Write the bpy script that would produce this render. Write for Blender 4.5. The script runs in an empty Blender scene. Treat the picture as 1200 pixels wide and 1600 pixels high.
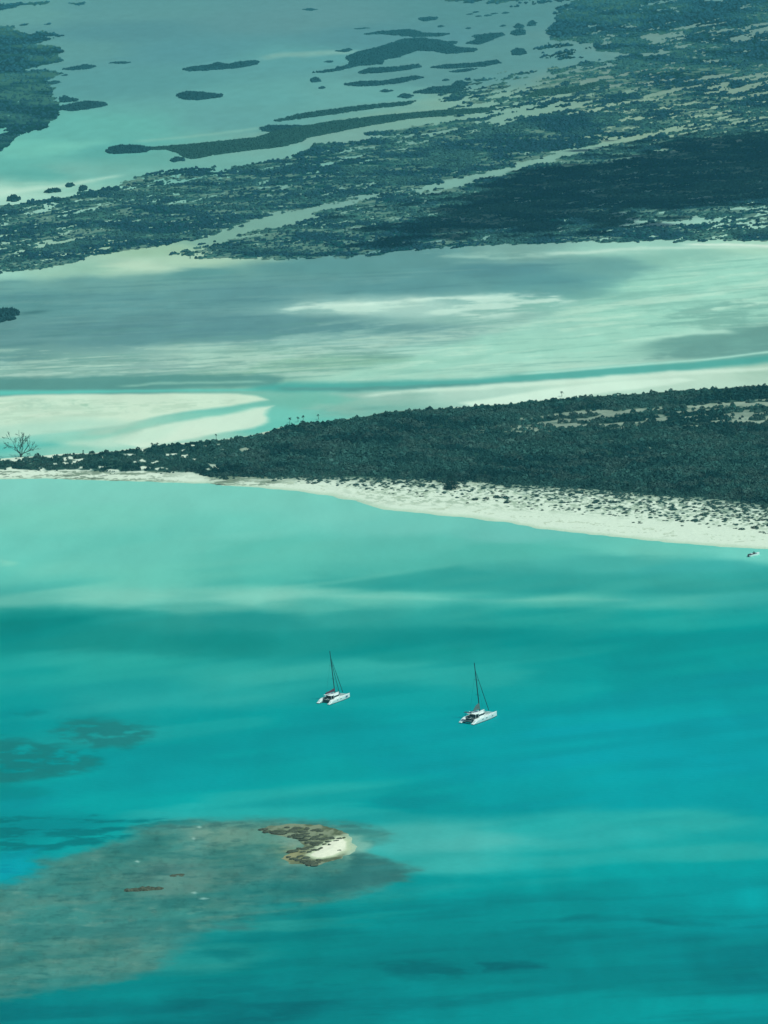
import bpy, math, random
import numpy as np
from mathutils import Vector, Matrix

SC = bpy.context.scene
COL = SC.collection
R = math.radians

# ------------------------------------------------------------------ camera
CAM_Z, PITCH, ROLL, FPX = 300.0, R(10.8), R(3.5), 5333.3          # photo is 1200 x 1600 px
cd = bpy.data.cameras.new('camera'); cam = bpy.data.objects.new('camera', cd); COL.objects.link(cam)
cd.sensor_fit = 'VERTICAL'; cd.sensor_height = 36.0; cd.lens = 36.0 * FPX / 1600.0
cd.clip_start = 1.0; cd.clip_end = 250000.0
cam.matrix_world = Matrix.Translation((0, 0, CAM_Z)) @ Matrix.Rotation(R(90) - PITCH, 4, 'X') @ Matrix.Rotation(-ROLL, 4, 'Z')
SC.camera = cam

# ------------------------------------------------------------------ sky, sun, exposure
SUN_EL, SUN_AZ = R(62), R(125)                       # azimuth from +Y (view direction) towards +X
w = bpy.data.worlds.new('World'); SC.world = w; w.use_nodes = True
nt = w.node_tree; nt.nodes.clear()
sky = nt.nodes.new('ShaderNodeTexSky'); sky.sky_type = 'NISHITA'; sky.sun_disc = False
sky.sun_elevation = SUN_EL; sky.sun_rotation = SUN_AZ; sky.altitude = 0; sky.dust_density = 1.0
bg = nt.nodes.new('ShaderNodeBackground'); bg.inputs['Strength'].default_value = 0.07
wo = nt.nodes.new('ShaderNodeOutputWorld')
nt.links.new(sky.outputs[0], bg.inputs[0]); nt.links.new(bg.outputs[0], wo.inputs[0])
sd = bpy.data.lights.new('sun', 'SUN'); sun = bpy.data.objects.new('sun', sd); COL.objects.link(sun)
sd.energy = 3.36; sd.angle = R(0.53); sd.color = (0.80, 1.0, 0.86)
sdir = Vector((math.sin(SUN_AZ) * math.cos(SUN_EL), math.cos(SUN_AZ) * math.cos(SUN_EL), math.sin(SUN_EL)))
sun.rotation_euler = (-sdir).to_track_quat('-Z', 'Y').to_euler(); sun.location = (0, 0, 800)
SC.view_settings.view_transform = 'Standard'; SC.view_settings.look = 'None'
SC.view_settings.exposure = 0.0; SC.view_settings.gamma = 1.0
SC.cycles.max_bounces = 4; SC.cycles.volume_bounces = 0
SC.cycles.use_denoising = True

# ------------------------------------------------------------------ haze
HAZE_D, HAZE_C = 0.000066, (0.16, 0.78, 0.93)

# ================================================================== helpers
RNG = np.random.default_rng(7)
cr, sr, cp, sp = math.cos(ROLL), math.sin(ROLL), math.cos(PITCH), math.sin(PITCH)
def uv2ab(u, v):                     # photo point -> same point with the roll taken out
    u = np.asarray(u, float) - 600; d = 800 - np.asarray(v, float)
    return u * cr + d * sr + 600, 800 - (-u * sr + d * cr)
def ab2uv(a, b):
    x = np.asarray(a, float) - 600; y = 800 - np.asarray(b, float)
    return x * cr - y * sr + 600, 800 - (x * sr + y * cr)
def ab2w(a, b, z=0.0):               # onto the level z
    dx = np.asarray(a, float) - 600; dv = np.asarray(b, float) - 800
    t = (z - CAM_Z) / -(FPX * sp + dv * cp)
    return dx * t, (FPX * cp - dv * sp) * t
def uv2w(u, v, z=0.0):
    return ab2w(*uv2ab(u, v), z)
def w2uv(x, y, z=0.0):
    yy = y * cp - (z - CAM_Z) * sp; zz = y * sp + (z - CAM_Z) * cp
    return ab2uv(600 + FPX * x / yy, 800 - FPX * zz / yy)
def P(u, v, z=0.0):
    x, y = uv2w(u, v, z); return Vector((float(x), float(y), z))
def pxm(u, v):                       # photo pixels per metre there
    x, y = uv2w(u, v); return FPX / np.sqrt(x * x + y * y + CAM_Z ** 2)

def _h(ix, iy, s):
    n = (ix.astype(np.int64) * 374761393 + iy.astype(np.int64) * 668265263 + s * 2147483647) & 0xffffffff
    n = ((n ^ (n >> 13)) * 1274126177) & 0xffffffff
    n = ((n ^ (n >> 16)) * 2246822519) & 0xffffffff
    return ((n ^ (n >> 15)) & 0xffffff) / 16777215.0
def vn(x, y, s=0):
    x = np.asarray(x, float); y = np.asarray(y, float)
    ix = np.floor(x); iy = np.floor(y); fx = x - ix; fy = y - iy
    fx = fx * fx * (3 - 2 * fx); fy = fy * fy * (3 - 2 * fy)
    a = _h(ix, iy, s); b = _h(ix + 1, iy, s); c = _h(ix, iy + 1, s); d = _h(ix + 1, iy + 1, s)
    return (a + (b - a) * fx) * (1 - fy) + (c + (d - c) * fx) * fy
def fbm(x, y, s=0, o=4):             # 0..1, mean 0.5
    t = 0; n = 0; k = 1.0
    for i in range(o):
        c, q = math.cos(i * 1.3), math.sin(i * 1.3)
        t = t + k * vn((x * c - y * q) * 2 ** i + 17.3 * i, (x * q + y * c) * 2 ** i + 5.1 * i, s + i); n += k; k *= 0.55
    return t / n
def fbs(x, y, s=0, o=4):             # streaky: lattice not rotated
    t = 0; n = 0; k = 1.0
    for i in range(o):
        t = t + k * vn(x * 2 ** i + 17.3 * i, y * 2 ** i + 5.1 * i, s + i); n += k; k *= 0.6
    return t / n
def sst(a, b, x):
    t = np.clip((x - a) / (b - a), 0, 1); return t * t * (3 - 2 * t)
def psd(pts, x, y):                  # signed distance to a polygon, positive inside
    p = np.asarray(pts, float); q = np.roll(p, -1, 0)
    best = np.full(np.shape(x), 1e18); ins = np.zeros(np.shape(x), bool)
    for (x0, y0), (x1, y1) in zip(p, q):
        ex, ey = x1 - x0, y1 - y0
        t = np.clip(((x - x0) * ex + (y - y0) * ey) / (ex * ex + ey * ey + 1e-12), 0, 1)
        best = np.minimum(best, (x - x0 - t * ex) ** 2 + (y - y0 - t * ey) ** 2)
        if y0 != y1:
            ins ^= ((y0 > y) != (y1 > y)) & (x < ex * (y - y0) / ey + x0)
    return np.where(ins, 1, -1) * np.sqrt(best)
def lin(c):
    c = np.asarray(c, float) / 255.0
    return np.where(c <= 0.04045, c / 12.92, ((c + 0.055) / 1.055) ** 2.4)
CB = [10, 100, 200, 300, 400, 600, 800, 1000, 1200, 1400, 1590]     # measured: air light and transmitted light
CH = np.array([[.0194,.1138,.1377],[.0153,.0872,.106],[.0125,.0697,.0846],[.0107,.058,.0704],[.0094,.0498,.0605],[.0076,.039,.0475],[.0064,.0321,.0393],[.0056,.0274,.0337],[.005,.024,.0296],[.0045,.0214,.0265],[.0041,.0194,.024]])
CK = (np.array([[.2952,.4607,.4752],[.3318,.4862,.4926],[.3558,.5026,.504],[.3714,.5132,.5117],[.3827,.5209,.5172],[.3972,.5307,.524],[.4064,.5369,.5285],[.4125,.5409,.5314],[.4169,.544,.5335],[.4201,.5462,.535],[.423,.5479,.5365]]) - CH) / 0.5
def albedo(rgb, b):                  # surface colour that reads as this sRGB colour through the air at row b
    L = lin(rgb); out = np.empty_like(L)
    for k in range(3):
        out[..., k] = (L[..., k] - np.interp(b, CB, CH[:, k])) / np.interp(b, CB, CK[:, k])
    return np.clip(out, 0.0004, 0.88)

def tag(o, label=None, cat=None, group=None, kind=None):
    for k, v in (('label', label), ('category', cat), ('group', group), ('kind', kind)):
        if v: o[k] = v
    return o
def empty(name, loc, rz=0.0):
    o = bpy.data.objects.new(name, None); COL.objects.link(o)
    o.location = loc; o.rotation_euler = (0, 0, rz); o.empty_display_size = 1; return o
def mesh_np(name, V, F, mats, colors=None, parent=None, smooth=False, loc=None, cname='tint'):
    V = np.asarray(V, np.float32); F = np.asarray(F, np.int32)
    me = bpy.data.meshes.new(name); n, m, k = len(V), len(F), F.shape[1]
    me.vertices.add(n); me.vertices.foreach_set('co', V.ravel())
    me.loops.add(m * k); me.loops.foreach_set('vertex_index', F.ravel())
    me.polygons.add(m); me.polygons.foreach_set('loop_start', np.arange(0, m * k, k, dtype=np.int32))
    me.polygons.foreach_set('use_smooth', np.full(m, smooth, bool))
    me.update(calc_edges=True)
    if colors is not None:
        ca = me.attributes.new(cname, 'FLOAT_COLOR', 'POINT')
        c = np.ones((n, 4), np.float32); c[:, :3] = colors; ca.data.foreach_set('color', c.ravel())
    for mt in (mats if isinstance(mats, list) else [mats]): me.materials.append(mt)
    o = bpy.data.objects.new(name, me); COL.objects.link(o)
    if parent: o.parent = parent
    if loc is not None: o.location = loc
    return o

# ------------------------------------------------------------------ materials
def mat(name, color=(0.5, 0.5, 0.5), rough=0.6, spec=0.3, attr=False, nscale=None, namp=0.0, bump=0.0, bscale=None, metal=0.0, stretch=(1, 1, 1)):
    m = bpy.data.materials.new(name); m.use_nodes = True; n = m.node_tree
    b = n.nodes['Principled BSDF']; soft = spec <= 0.12
    if soft:                                             # matt surfaces: diffuse with a trace of gloss
        out = n.nodes['Material Output']; n.nodes.remove(b); b = n.nodes.new('ShaderNodeBsdfDiffuse')
        gl = n.nodes.new('ShaderNodeBsdfGlossy'); gl.inputs['Roughness'].default_value = rough; mx = n.nodes.new('ShaderNodeMixShader'); mx.inputs[0].default_value = spec
        n.links.new(b.outputs[0], mx.inputs[1]); n.links.new(gl.outputs[0], mx.inputs[2]); n.links.new(mx.outputs[0], out.inputs['Surface'])
    else:
        b.inputs['Roughness'].default_value = rough; b.inputs['Specular IOR Level'].default_value = spec; b.inputs['Metallic'].default_value = metal
    if attr:
        a = n.nodes.new('ShaderNodeAttribute'); a.attribute_name = 'tint'; src = a.outputs['Color']
    else:
        r = n.nodes.new('ShaderNodeRGB'); r.outputs[0].default_value = (*color, 1); src = r.outputs[0]
    tc = n.nodes.new('ShaderNodeTexCoord'); mp = n.nodes.new('ShaderNodeMapping'); mp.inputs['Scale'].default_value = stretch
    n.links.new(tc.outputs['Object'], mp.inputs['Vector'])
    if nscale:
        t = n.nodes.new('ShaderNodeTexNoise'); t.inputs['Scale'].default_value = nscale; t.inputs['Detail'].default_value = 5
        n.links.new(mp.outputs[0], t.inputs['Vector'])
        r = n.nodes.new('ShaderNodeMapRange'); r.inputs['From Min'].default_value = 0.3; r.inputs['From Max'].default_value = 0.7
        r.inputs['To Min'].default_value = 1 - namp; r.inputs['To Max'].default_value = 1 + namp; r.clamp = False
        n.links.new(t.outputs['Fac'], r.inputs['Value'])
        x = n.nodes.new('ShaderNodeVectorMath'); x.operation = 'SCALE'
        n.links.new(src, x.inputs[0]); n.links.new(r.outputs[0], x.inputs['Scale']); src = x.outputs[0]
    n.links.new(src, b.inputs['Color' if soft else 'Base Color'])
    if bump:
        t = n.nodes.new('ShaderNodeTexNoise'); t.inputs['Scale'].default_value = bscale; t.inputs['Detail'].default_value = 3
        n.links.new(mp.outputs[0], t.inputs['Vector'])
        q = n.nodes.new('ShaderNodeBump'); q.inputs['Strength'].default_value = 1.0; q.inputs['Distance'].default_value = bump
        n.links.new(t.outputs['Fac'], q.inputs['Height']); n.links.new(q.outputs[0], b.inputs['Normal'])
        if soft: n.links.new(q.outputs[0], gl.inputs['Normal'])
    return m
M = {
    'water': mat('sea water', attr=True, rough=0.22, spec=0.015, nscale=0.9, namp=0.035, bump=0.16, bscale=0.7, stretch=(0.45, 1, 1)),
    'sand': mat('sand', attr=True, rough=0.9, spec=0.01, nscale=0.7, namp=0.05, bump=0.25, bscale=0.5),
    'marsh': mat('marsh ground', attr=True, rough=0.95, spec=0.01, nscale=0.12, namp=0.12),
    'hull_shade': mat('boot stripe shade', (0.012, 0.05, 0.06), 0.7, 0.05, nscale=3, namp=0.1),
    'leaf': mat('leaves', attr=True, rough=0.7, spec=0.01),
    'canopy': mat('far canopy', attr=True, rough=0.9, spec=0.01, nscale=0.5, namp=0.15),
    'bark': mat('weathered bark', (0.055, 0.07, 0.06), 0.9, 0.01, nscale=3, namp=0.3),
    'palmbark': mat('palm bark', (0.09, 0.085, 0.06), 0.9, 0.01, nscale=6, namp=0.3),
    'rock': mat('eroded limestone', (0.08, 0.09, 0.06), 0.95, 0.01, nscale=1.3, namp=0.5, bump=0.3, bscale=1.5),
    'brock': mat('beachrock', (0.17, 0.19, 0.15), 0.95, 0.01, nscale=1.0, namp=0.5, bump=0.3, bscale=1.5),
    'gel': mat('white gelcoat', (0.93, 0.97, 0.95), 0.25, 0.5, nscale=0.8, namp=0.02),
    'deck': mat('deck', (0.88, 0.92, 0.90), 0.6, 0.3, nscale=2, namp=0.03),
    'dark': mat('dark shaded interior', (0.012, 0.03, 0.035), 0.8, 0.1, nscale=2, namp=0.1),  # near-black, shade inside the open cockpits put into the colour
    'glass': mat('tinted window', (0.02, 0.045, 0.05), 0.08, 0.6, nscale=1, namp=0.05),
    'net': mat('trampoline net', (0.30, 0.36, 0.35), 0.9, 0.1, nscale=20, namp=0.2),
    'mast': mat('dark spar', (0.02, 0.06, 0.065), 0.5, 0.3, nscale=2, namp=0.1),
    'wire': mat('rigging', (0.012, 0.05, 0.055), 0.6, 0.2, nscale=2, namp=0.1),
    'maroon': mat('maroon canvas', (0.10, 0.014, 0.045), 0.9, 0.05, nscale=3, namp=0.2),
    'grey': mat('grey canvas', (0.08, 0.14, 0.135), 0.9, 0.05, nscale=3, namp=0.2),
    'blue': mat('blue hull emblem', (0.05, 0.14, 0.42), 0.4, 0.3, nscale=3, namp=0.1),
    'rubber': mat('grey inflatable', (0.10, 0.16, 0.17), 0.7, 0.2, nscale=3, namp=0.1),
    'motor': mat('outboard cowling', (0.03, 0.035, 0.04), 0.4, 0.4, nscale=3, namp=0.1),
}

# ================================================================== the water
# colour of the sea bed through the water, cloud shade painted into lagoon and near bands, noted down at places of the photograph
CP = [
 (-200,0,(96,158,155)),(0,20,(98,160,156)),(200,20,(92,153,153)),(200,50,(84,146,150)),(100,80,(92,155,154)),(300,80,(86,151,155)),(450,30,(92,150,152)),(450,90,(92,160,160)),(600,60,(84,146,151)),
 (750,20,(84,146,148)),(700,120,(90,150,150)),(800,90,(90,150,150)),(550,150,(100,166,162)),(400,150,(96,165,162)),(400,185,(96,163,160)),(220,130,(88,155,155)),(150,200,(98,178,168)),(60,235,(108,190,175)),(0,260,(98,180,168)),(150,235,(92,172,164)),(250,250,(98,170,160)),(60,275,(92,172,162)),
 (0,298,(165,215,195)),(60,288,(140,200,182)),(150,268,(112,180,168)),(-200,300,(140,200,185)),(320,250,(108,172,162)),(400,240,(112,172,162)),(520,215,(115,168,158)),(640,185,(115,168,155)),(760,165,(120,172,158)),(900,150,(118,165,150)),(1000,125,(110,150,142)),(1100,60,(105,152,146)),(1200,60,(105,150,145)),
 (1100,150,(120,160,145)),(1000,170,(135,175,155)),(700,285,(118,172,160)),(850,245,(120,172,158)),(1000,205,(130,172,152)),(560,310,(112,165,155)),(450,345,(115,168,155)),(350,375,(118,170,155)),(250,395,(150,195,168)),(200,415,(180,215,190)),(150,418,(140,190,170)),(100,425,(150,200,180)),(0,429,(150,205,188)),(300,408,(165,205,180)),
 (0,445,(108,165,160)),(-200,450,(108,165,160)),(150,440,(104,160,156)),(300,425,(92,152,150)),(500,415,(92,150,150)),(650,405,(95,152,152)),(800,395,(120,170,162)),(1000,388,(150,205,188)),(1200,388,(165,215,192)),(1400,388,(160,212,190)),
 (50,470,(90,148,148)),(200,470,(97,154,154)),(400,460,(94,150,152)),(600,450,(92,150,152)),(800,420,(88,146,150)),(950,415,(104,162,158)),(1050,405,(135,192,176)),(1200,420,(148,210,190)),(1100,440,(148,210,190)),(860,440,(90,150,152)),(940,460,(112,172,164)),(1000,450,(145,208,188)),(880,475,(135,192,178)),(880,452,(100,160,158)),
 (0,520,(98,150,150)),(200,520,(94,148,150)),(400,510,(92,146,150)),(500,510,(100,154,154)),(680,522,(122,172,166)),(800,500,(140,190,178)),(1000,490,(148,208,188)),(1150,460,(150,210,190)),(1200,480,(132,190,175)),(620,480,(165,208,196)),(550,482,(140,188,180)),(700,545,(160,210,194)),(560,535,(140,188,178)),
 (0,560,(104,156,152)),(100,575,(135,182,170)),(0,583,(150,195,180)),(250,570,(135,180,170)),(380,562,(160,205,188)),(500,562,(142,192,172)),(600,575,(145,196,176)),(800,545,(160,215,195)),(900,545,(158,214,194)),(1000,520,(155,212,192)),(1100,530,(110,165,155)),(1200,525,(108,165,155)),(1160,545,(112,168,158)),(1400,520,(108,165,155)),
 (0,598,(95,150,145)),(200,600,(95,152,146)),(350,592,(125,180,162)),(600,595,(168,214,194)),(800,580,(165,215,195)),
 (500,625,(110,185,168)),(600,620,(150,195,180)),(560,640,(120,182,168)),(450,645,(112,198,182)),(480,665,(105,195,180)),(700,612,(175,215,198)),(900,592,(190,225,205)),(1100,585,(185,220,200)),(1200,578,(165,205,185)),(1400,570,(165,205,185)),
 (0,690,(95,192,180)),(30,675,(125,205,188)),(100,690,(140,205,185)),(-200,700,(90,190,178)),(200,690,(160,212,192)),(200,675,(165,205,185)),(-200,650,(180,220,200)),
 (0,760,(125,205,190)),(200,765,(122,204,188)),(-200,760,(125,205,190)),(400,775,(118,202,186)),(550,800,(115,200,185)),(100,810,(118,204,186)),(350,820,(110,200,184)),(650,820,(110,198,184)),(800,835,(104,192,180)),(1000,860,(105,198,182)),(1200,866,(112,205,190)),(1400,870,(112,205,190)),
 (0,860,(108,200,184)),(200,860,(104,196,180)),(450,860,(96,190,174)),(650,850,(92,188,174)),(800,860,(82,182,168)),(950,875,(70,172,162)),(1100,890,(60,170,164)),(1200,900,(50,165,160)),(1400,900,(50,165,160)),
 (0,900,(112,202,184)),(200,905,(108,200,182)),(400,900,(98,192,175)),(600,895,(85,182,168)),(620,912,(60,165,155)),(750,905,(62,165,156)),(900,912,(55,160,153)),(1050,920,(48,158,153)),
 (0,940,(95,182,168)),(200,932,(120,200,182)),(400,932,(125,202,184)),(600,930,(100,192,176)),(750,935,(85,186,172)),(900,935,(85,185,170)),(1050,938,(75,180,168)),(1200,935,(60,172,165)),(1400,935,(60,172,165)),(500,945,(80,178,165)),(300,945,(85,175,162)),
 (0,968,(20,138,132)),(100,975,(22,138,132)),(-200,970,(20,138,132)),(220,962,(40,150,142)),(400,968,(38,150,144)),(550,962,(50,160,152)),(700,960,(52,165,156)),(850,960,(40,162,154)),(1000,965,(30,160,154)),(1200,965,(20,158,155)),
 (0,1000,(25,142,136)),(200,1005,(28,145,138)),(350,1005,(24,142,136)),(500,1000,(30,148,142)),(700,1000,(22,142,138)),(850,1000,(12,142,140)),(1000,1000,(8,145,144)),(1200,1000,(5,148,148)),(650,1020,(18,145,140)),
 (0,1050,(30,162,154)),(150,1040,(42,168,158)),(400,1050,(48,170,160)),(600,1050,(46,168,160)),(750,1060,(40,165,158)),(900,1050,(20,155,152)),(1000,1045,(5,148,148)),(1200,1050,(0,148,152)),(1400,1050,(0,148,152)),
 (0,1090,(20,155,150)),(200,1090,(38,165,158)),(400,1085,(40,166,158)),(600,1090,(22,160,156)),(850,1085,(22,160,156)),(1000,1095,(0,152,154)),(1200,1095,(0,148,152)),
 (150,1140,(25,152,146)),(350,1130,(15,155,150)),(500,1130,(0,152,150)),(700,1140,(0,158,158)),(900,1140,(0,160,164)),(1100,1130,(0,158,162)),(1200,1150,(0,158,160)),
 (350,1180,(0,152,150)),(500,1200,(5,158,154)),(200,1200,(0,158,156)),(300,1220,(0,160,158)),(650,1190,(0,156,157)),(850,1200,(0,162,166)),(1050,1200,(0,162,166)),(1200,1220,(0,156,158)),
 (0,1250,(0,150,150)),(200,1255,(10,165,160)),(400,1250,(35,172,164)),(520,1245,(28,168,160)),(650,1255,(0,146,145)),(800,1245,(0,152,154)),(1000,1245,(0,156,160)),(1200,1250,(0,152,156)),(400,1275,(40,175,166)),(560,1275,(35,165,158)),(-200,1250,(0,150,150)),
 (650,1300,(70,182,170)),(720,1315,(75,182,170)),(850,1290,(40,172,164)),(950,1300,(45,174,166)),(1050,1285,(35,172,164)),(1200,1300,(15,162,158)),(1100,1330,(30,168,160)),(1400,1300,(15,162,158)),
 (700,1350,(50,170,160)),(850,1350,(25,165,158)),(1000,1355,(10,160,155)),(1200,1360,(5,160,156)),(680,1380,(15,150,145)),(800,1390,(0,146,142)),(950,1390,(0,145,142)),(1100,1385,(0,152,150)),(1200,1400,(0,160,158)),
 (620,1420,(15,145,140)),(700,1440,(8,140,136)),(850,1430,(5,145,141)),(1000,1430,(0,142,140)),(1150,1435,(0,150,148)),(1200,1440,(0,145,145)),
 (500,1470,(12,135,130)),(650,1480,(8,132,128)),(800,1480,(2,132,130)),(950,1480,(0,136,134)),(1100,1480,(0,128,128)),(1200,1490,(0,125,126)),(1400,1490,(0,125,126)),
 (450,1520,(8,128,124)),(600,1510,(5,125,122)),(750,1520,(3,130,128)),(900,1530,(0,132,130)),(1050,1530,(0,130,128)),(1200,1530,(0,128,128)),
 (300,1550,(5,138,134)),(450,1560,(2,118,117)),(600,1560,(2,132,130)),(750,1550,(5,140,137)),(900,1565,(0,150,146)),(1050,1575,(0,154,150)),(1200,1580,(0,150,148)),(300,1590,(0,120,120)),(500,1595,(0,128,126)),(700,1590,(0,145,142)),(100,1590,(0,130,128)),(0,1590,(0,120,120)),(-200,1590,(0,125,123)),(0,1700,(0,125,123)),(600,1750,(0,140,138)),(1200,1700,(0,150,148)),
 (0,1130,(10,150,146)),(0,1220,(5,142,138)),(100,1230,(0,155,152)),(100,1290,(0,140,138)),(0,1370,(0,160,166)),(200,1300,(20,165,158)),(300,1500,(40,150,140)),(400,1450,(40,150,140)),(300,1280,(40,172,164)),
]
def base_colour(u, v):
    gu = np.arange(-220, 1441, 12.0); gv = np.arange(-100, 1821, 5.0)
    U, V = np.meshgrid(gu, gv); num = np.zeros(U.shape + (3,)); den = np.zeros(U.shape)
    for (x, y, c) in CP:
        sx = 0.20; d2 = ((U - x) * sx) ** 2 + (V - y - (U - x) * -0.02) ** 2 * 1.6
        wgt = 1.0 / (d2 + 30.0) ** 2.1
        den += wgt; num += wgt[..., None] * np.array(c, float)
    T = num / den[..., None]
    fu = np.clip((u + 220) / 12, 0, len(gu) - 1.001); fv = np.clip((v + 100) / 5, 0, len(gv) - 1.001)
    i = fu.astype(int); j = fv.astype(int); a = (fu - i)[..., None]; b = (fv - j)[..., None]
    return (T[j, i] * (1 - a) + T[j, i + 1] * a) * (1 - b) + (T[j + 1, i] * (1 - a) + T[j + 1, i + 1] * a) * b

class Field:
    """colour field over arrays of photo coordinates"""
    def __init__(s, u, v, x, y):
        s.u, s.v, s.x, s.y = u, v, x, y
        s.n1 = fbs(u / 140, v / 14, 11, 4) - 0.5; s.n2 = fbs(u / 90 + 40, v / 22, 12, 4) - 0.5
        s.f1 = fbs(u / 22, v / 5, 21, 3) - 0.5; s.f2 = fbs(u / 30 + 9, v / 7, 22, 3) - 0.5
        s.c = base_colour(u + s.n1 * 90, v + s.n2 * 11)
    def mask(s, pts, soft, warp=1.0, fine=1.0, ax=0.4):
        p = np.array(pts, float); pad = soft * 3 + 25 * warp + 10
        box = (s.u > p[:, 0].min() - pad * 3) & (s.u < p[:, 0].max() + pad * 3) & (s.v > p[:, 1].min() - pad) & (s.v < p[:, 1].max() + pad)
        m = np.zeros(s.u.shape)
        u = (s.u + s.n1 * 60 * warp + s.f1 * 26 * fine)[box]; v = (s.v + s.n2 * 12 * warp + s.f2 * 8 * fine)[box]
        sd = psd(p * (ax, 1), u * ax, v)
        m[box] = sst(-soft, soft, sd); return m
    def poly(s, pts, col, soft=3, alpha=1.0, warp=1.0, fine=1.0, tex=None, ax=0.4):
        m = s.mask(pts, soft, warp, fine, ax) * alpha
        if tex is not None:
            su, sv, lo, hi, seed = tex[:5]; oc = tex[5] if len(tex) > 5 else 5; sl = tex[6] if len(tex) > 6 else 0.04
            m = m * sst(lo, hi, fbs(s.u / su, (s.v + sl * s.u) / sv, seed, oc))
        s.c += (np.array(col, float) - s.c) * m[..., None]
    def line(s, pts, col, width, soft=2, alpha=1.0, warp=0.5, fine=0.3, tex=None):
        p = np.array(pts, float)
        v = s.v + s.n2 * 12 * warp + s.f2 * 8 * fine
        cv = np.interp(s.u, p[:, 0], p[:, 1]); wd = np.interp(s.u, p[:, 0], width if np.ndim(width) else [width] * len(p))
        ends = sst(p[0, 0] - 6, p[0, 0] + 30, s.u) * (1 - sst(p[-1, 0] - 30, p[-1, 0] + 6, s.u)) if p[0, 0] > 0 or p[-1, 0] < 1200 else 1.0
        if p[0, 0] <= 0: ends = 1 - sst(p[-1, 0] - 30, p[-1, 0] + 6, s.u) if p[-1, 0] < 1200 else 1.0
        elif p[-1, 0] >= 1200: ends = sst(p[0, 0] - 6, p[0, 0] + 30, s.u)
        m = (1 - sst(wd - soft, wd + soft, np.abs(v - cv))) * alpha * ends
        if tex is not None:
            su, sv, lo, hi, seed = tex
            m = m * sst(lo, hi, fbs(s.u / su, s.v / sv, seed, 5))
        s.c += (np.array(col, float) - s.c) * m[..., None]

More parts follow.
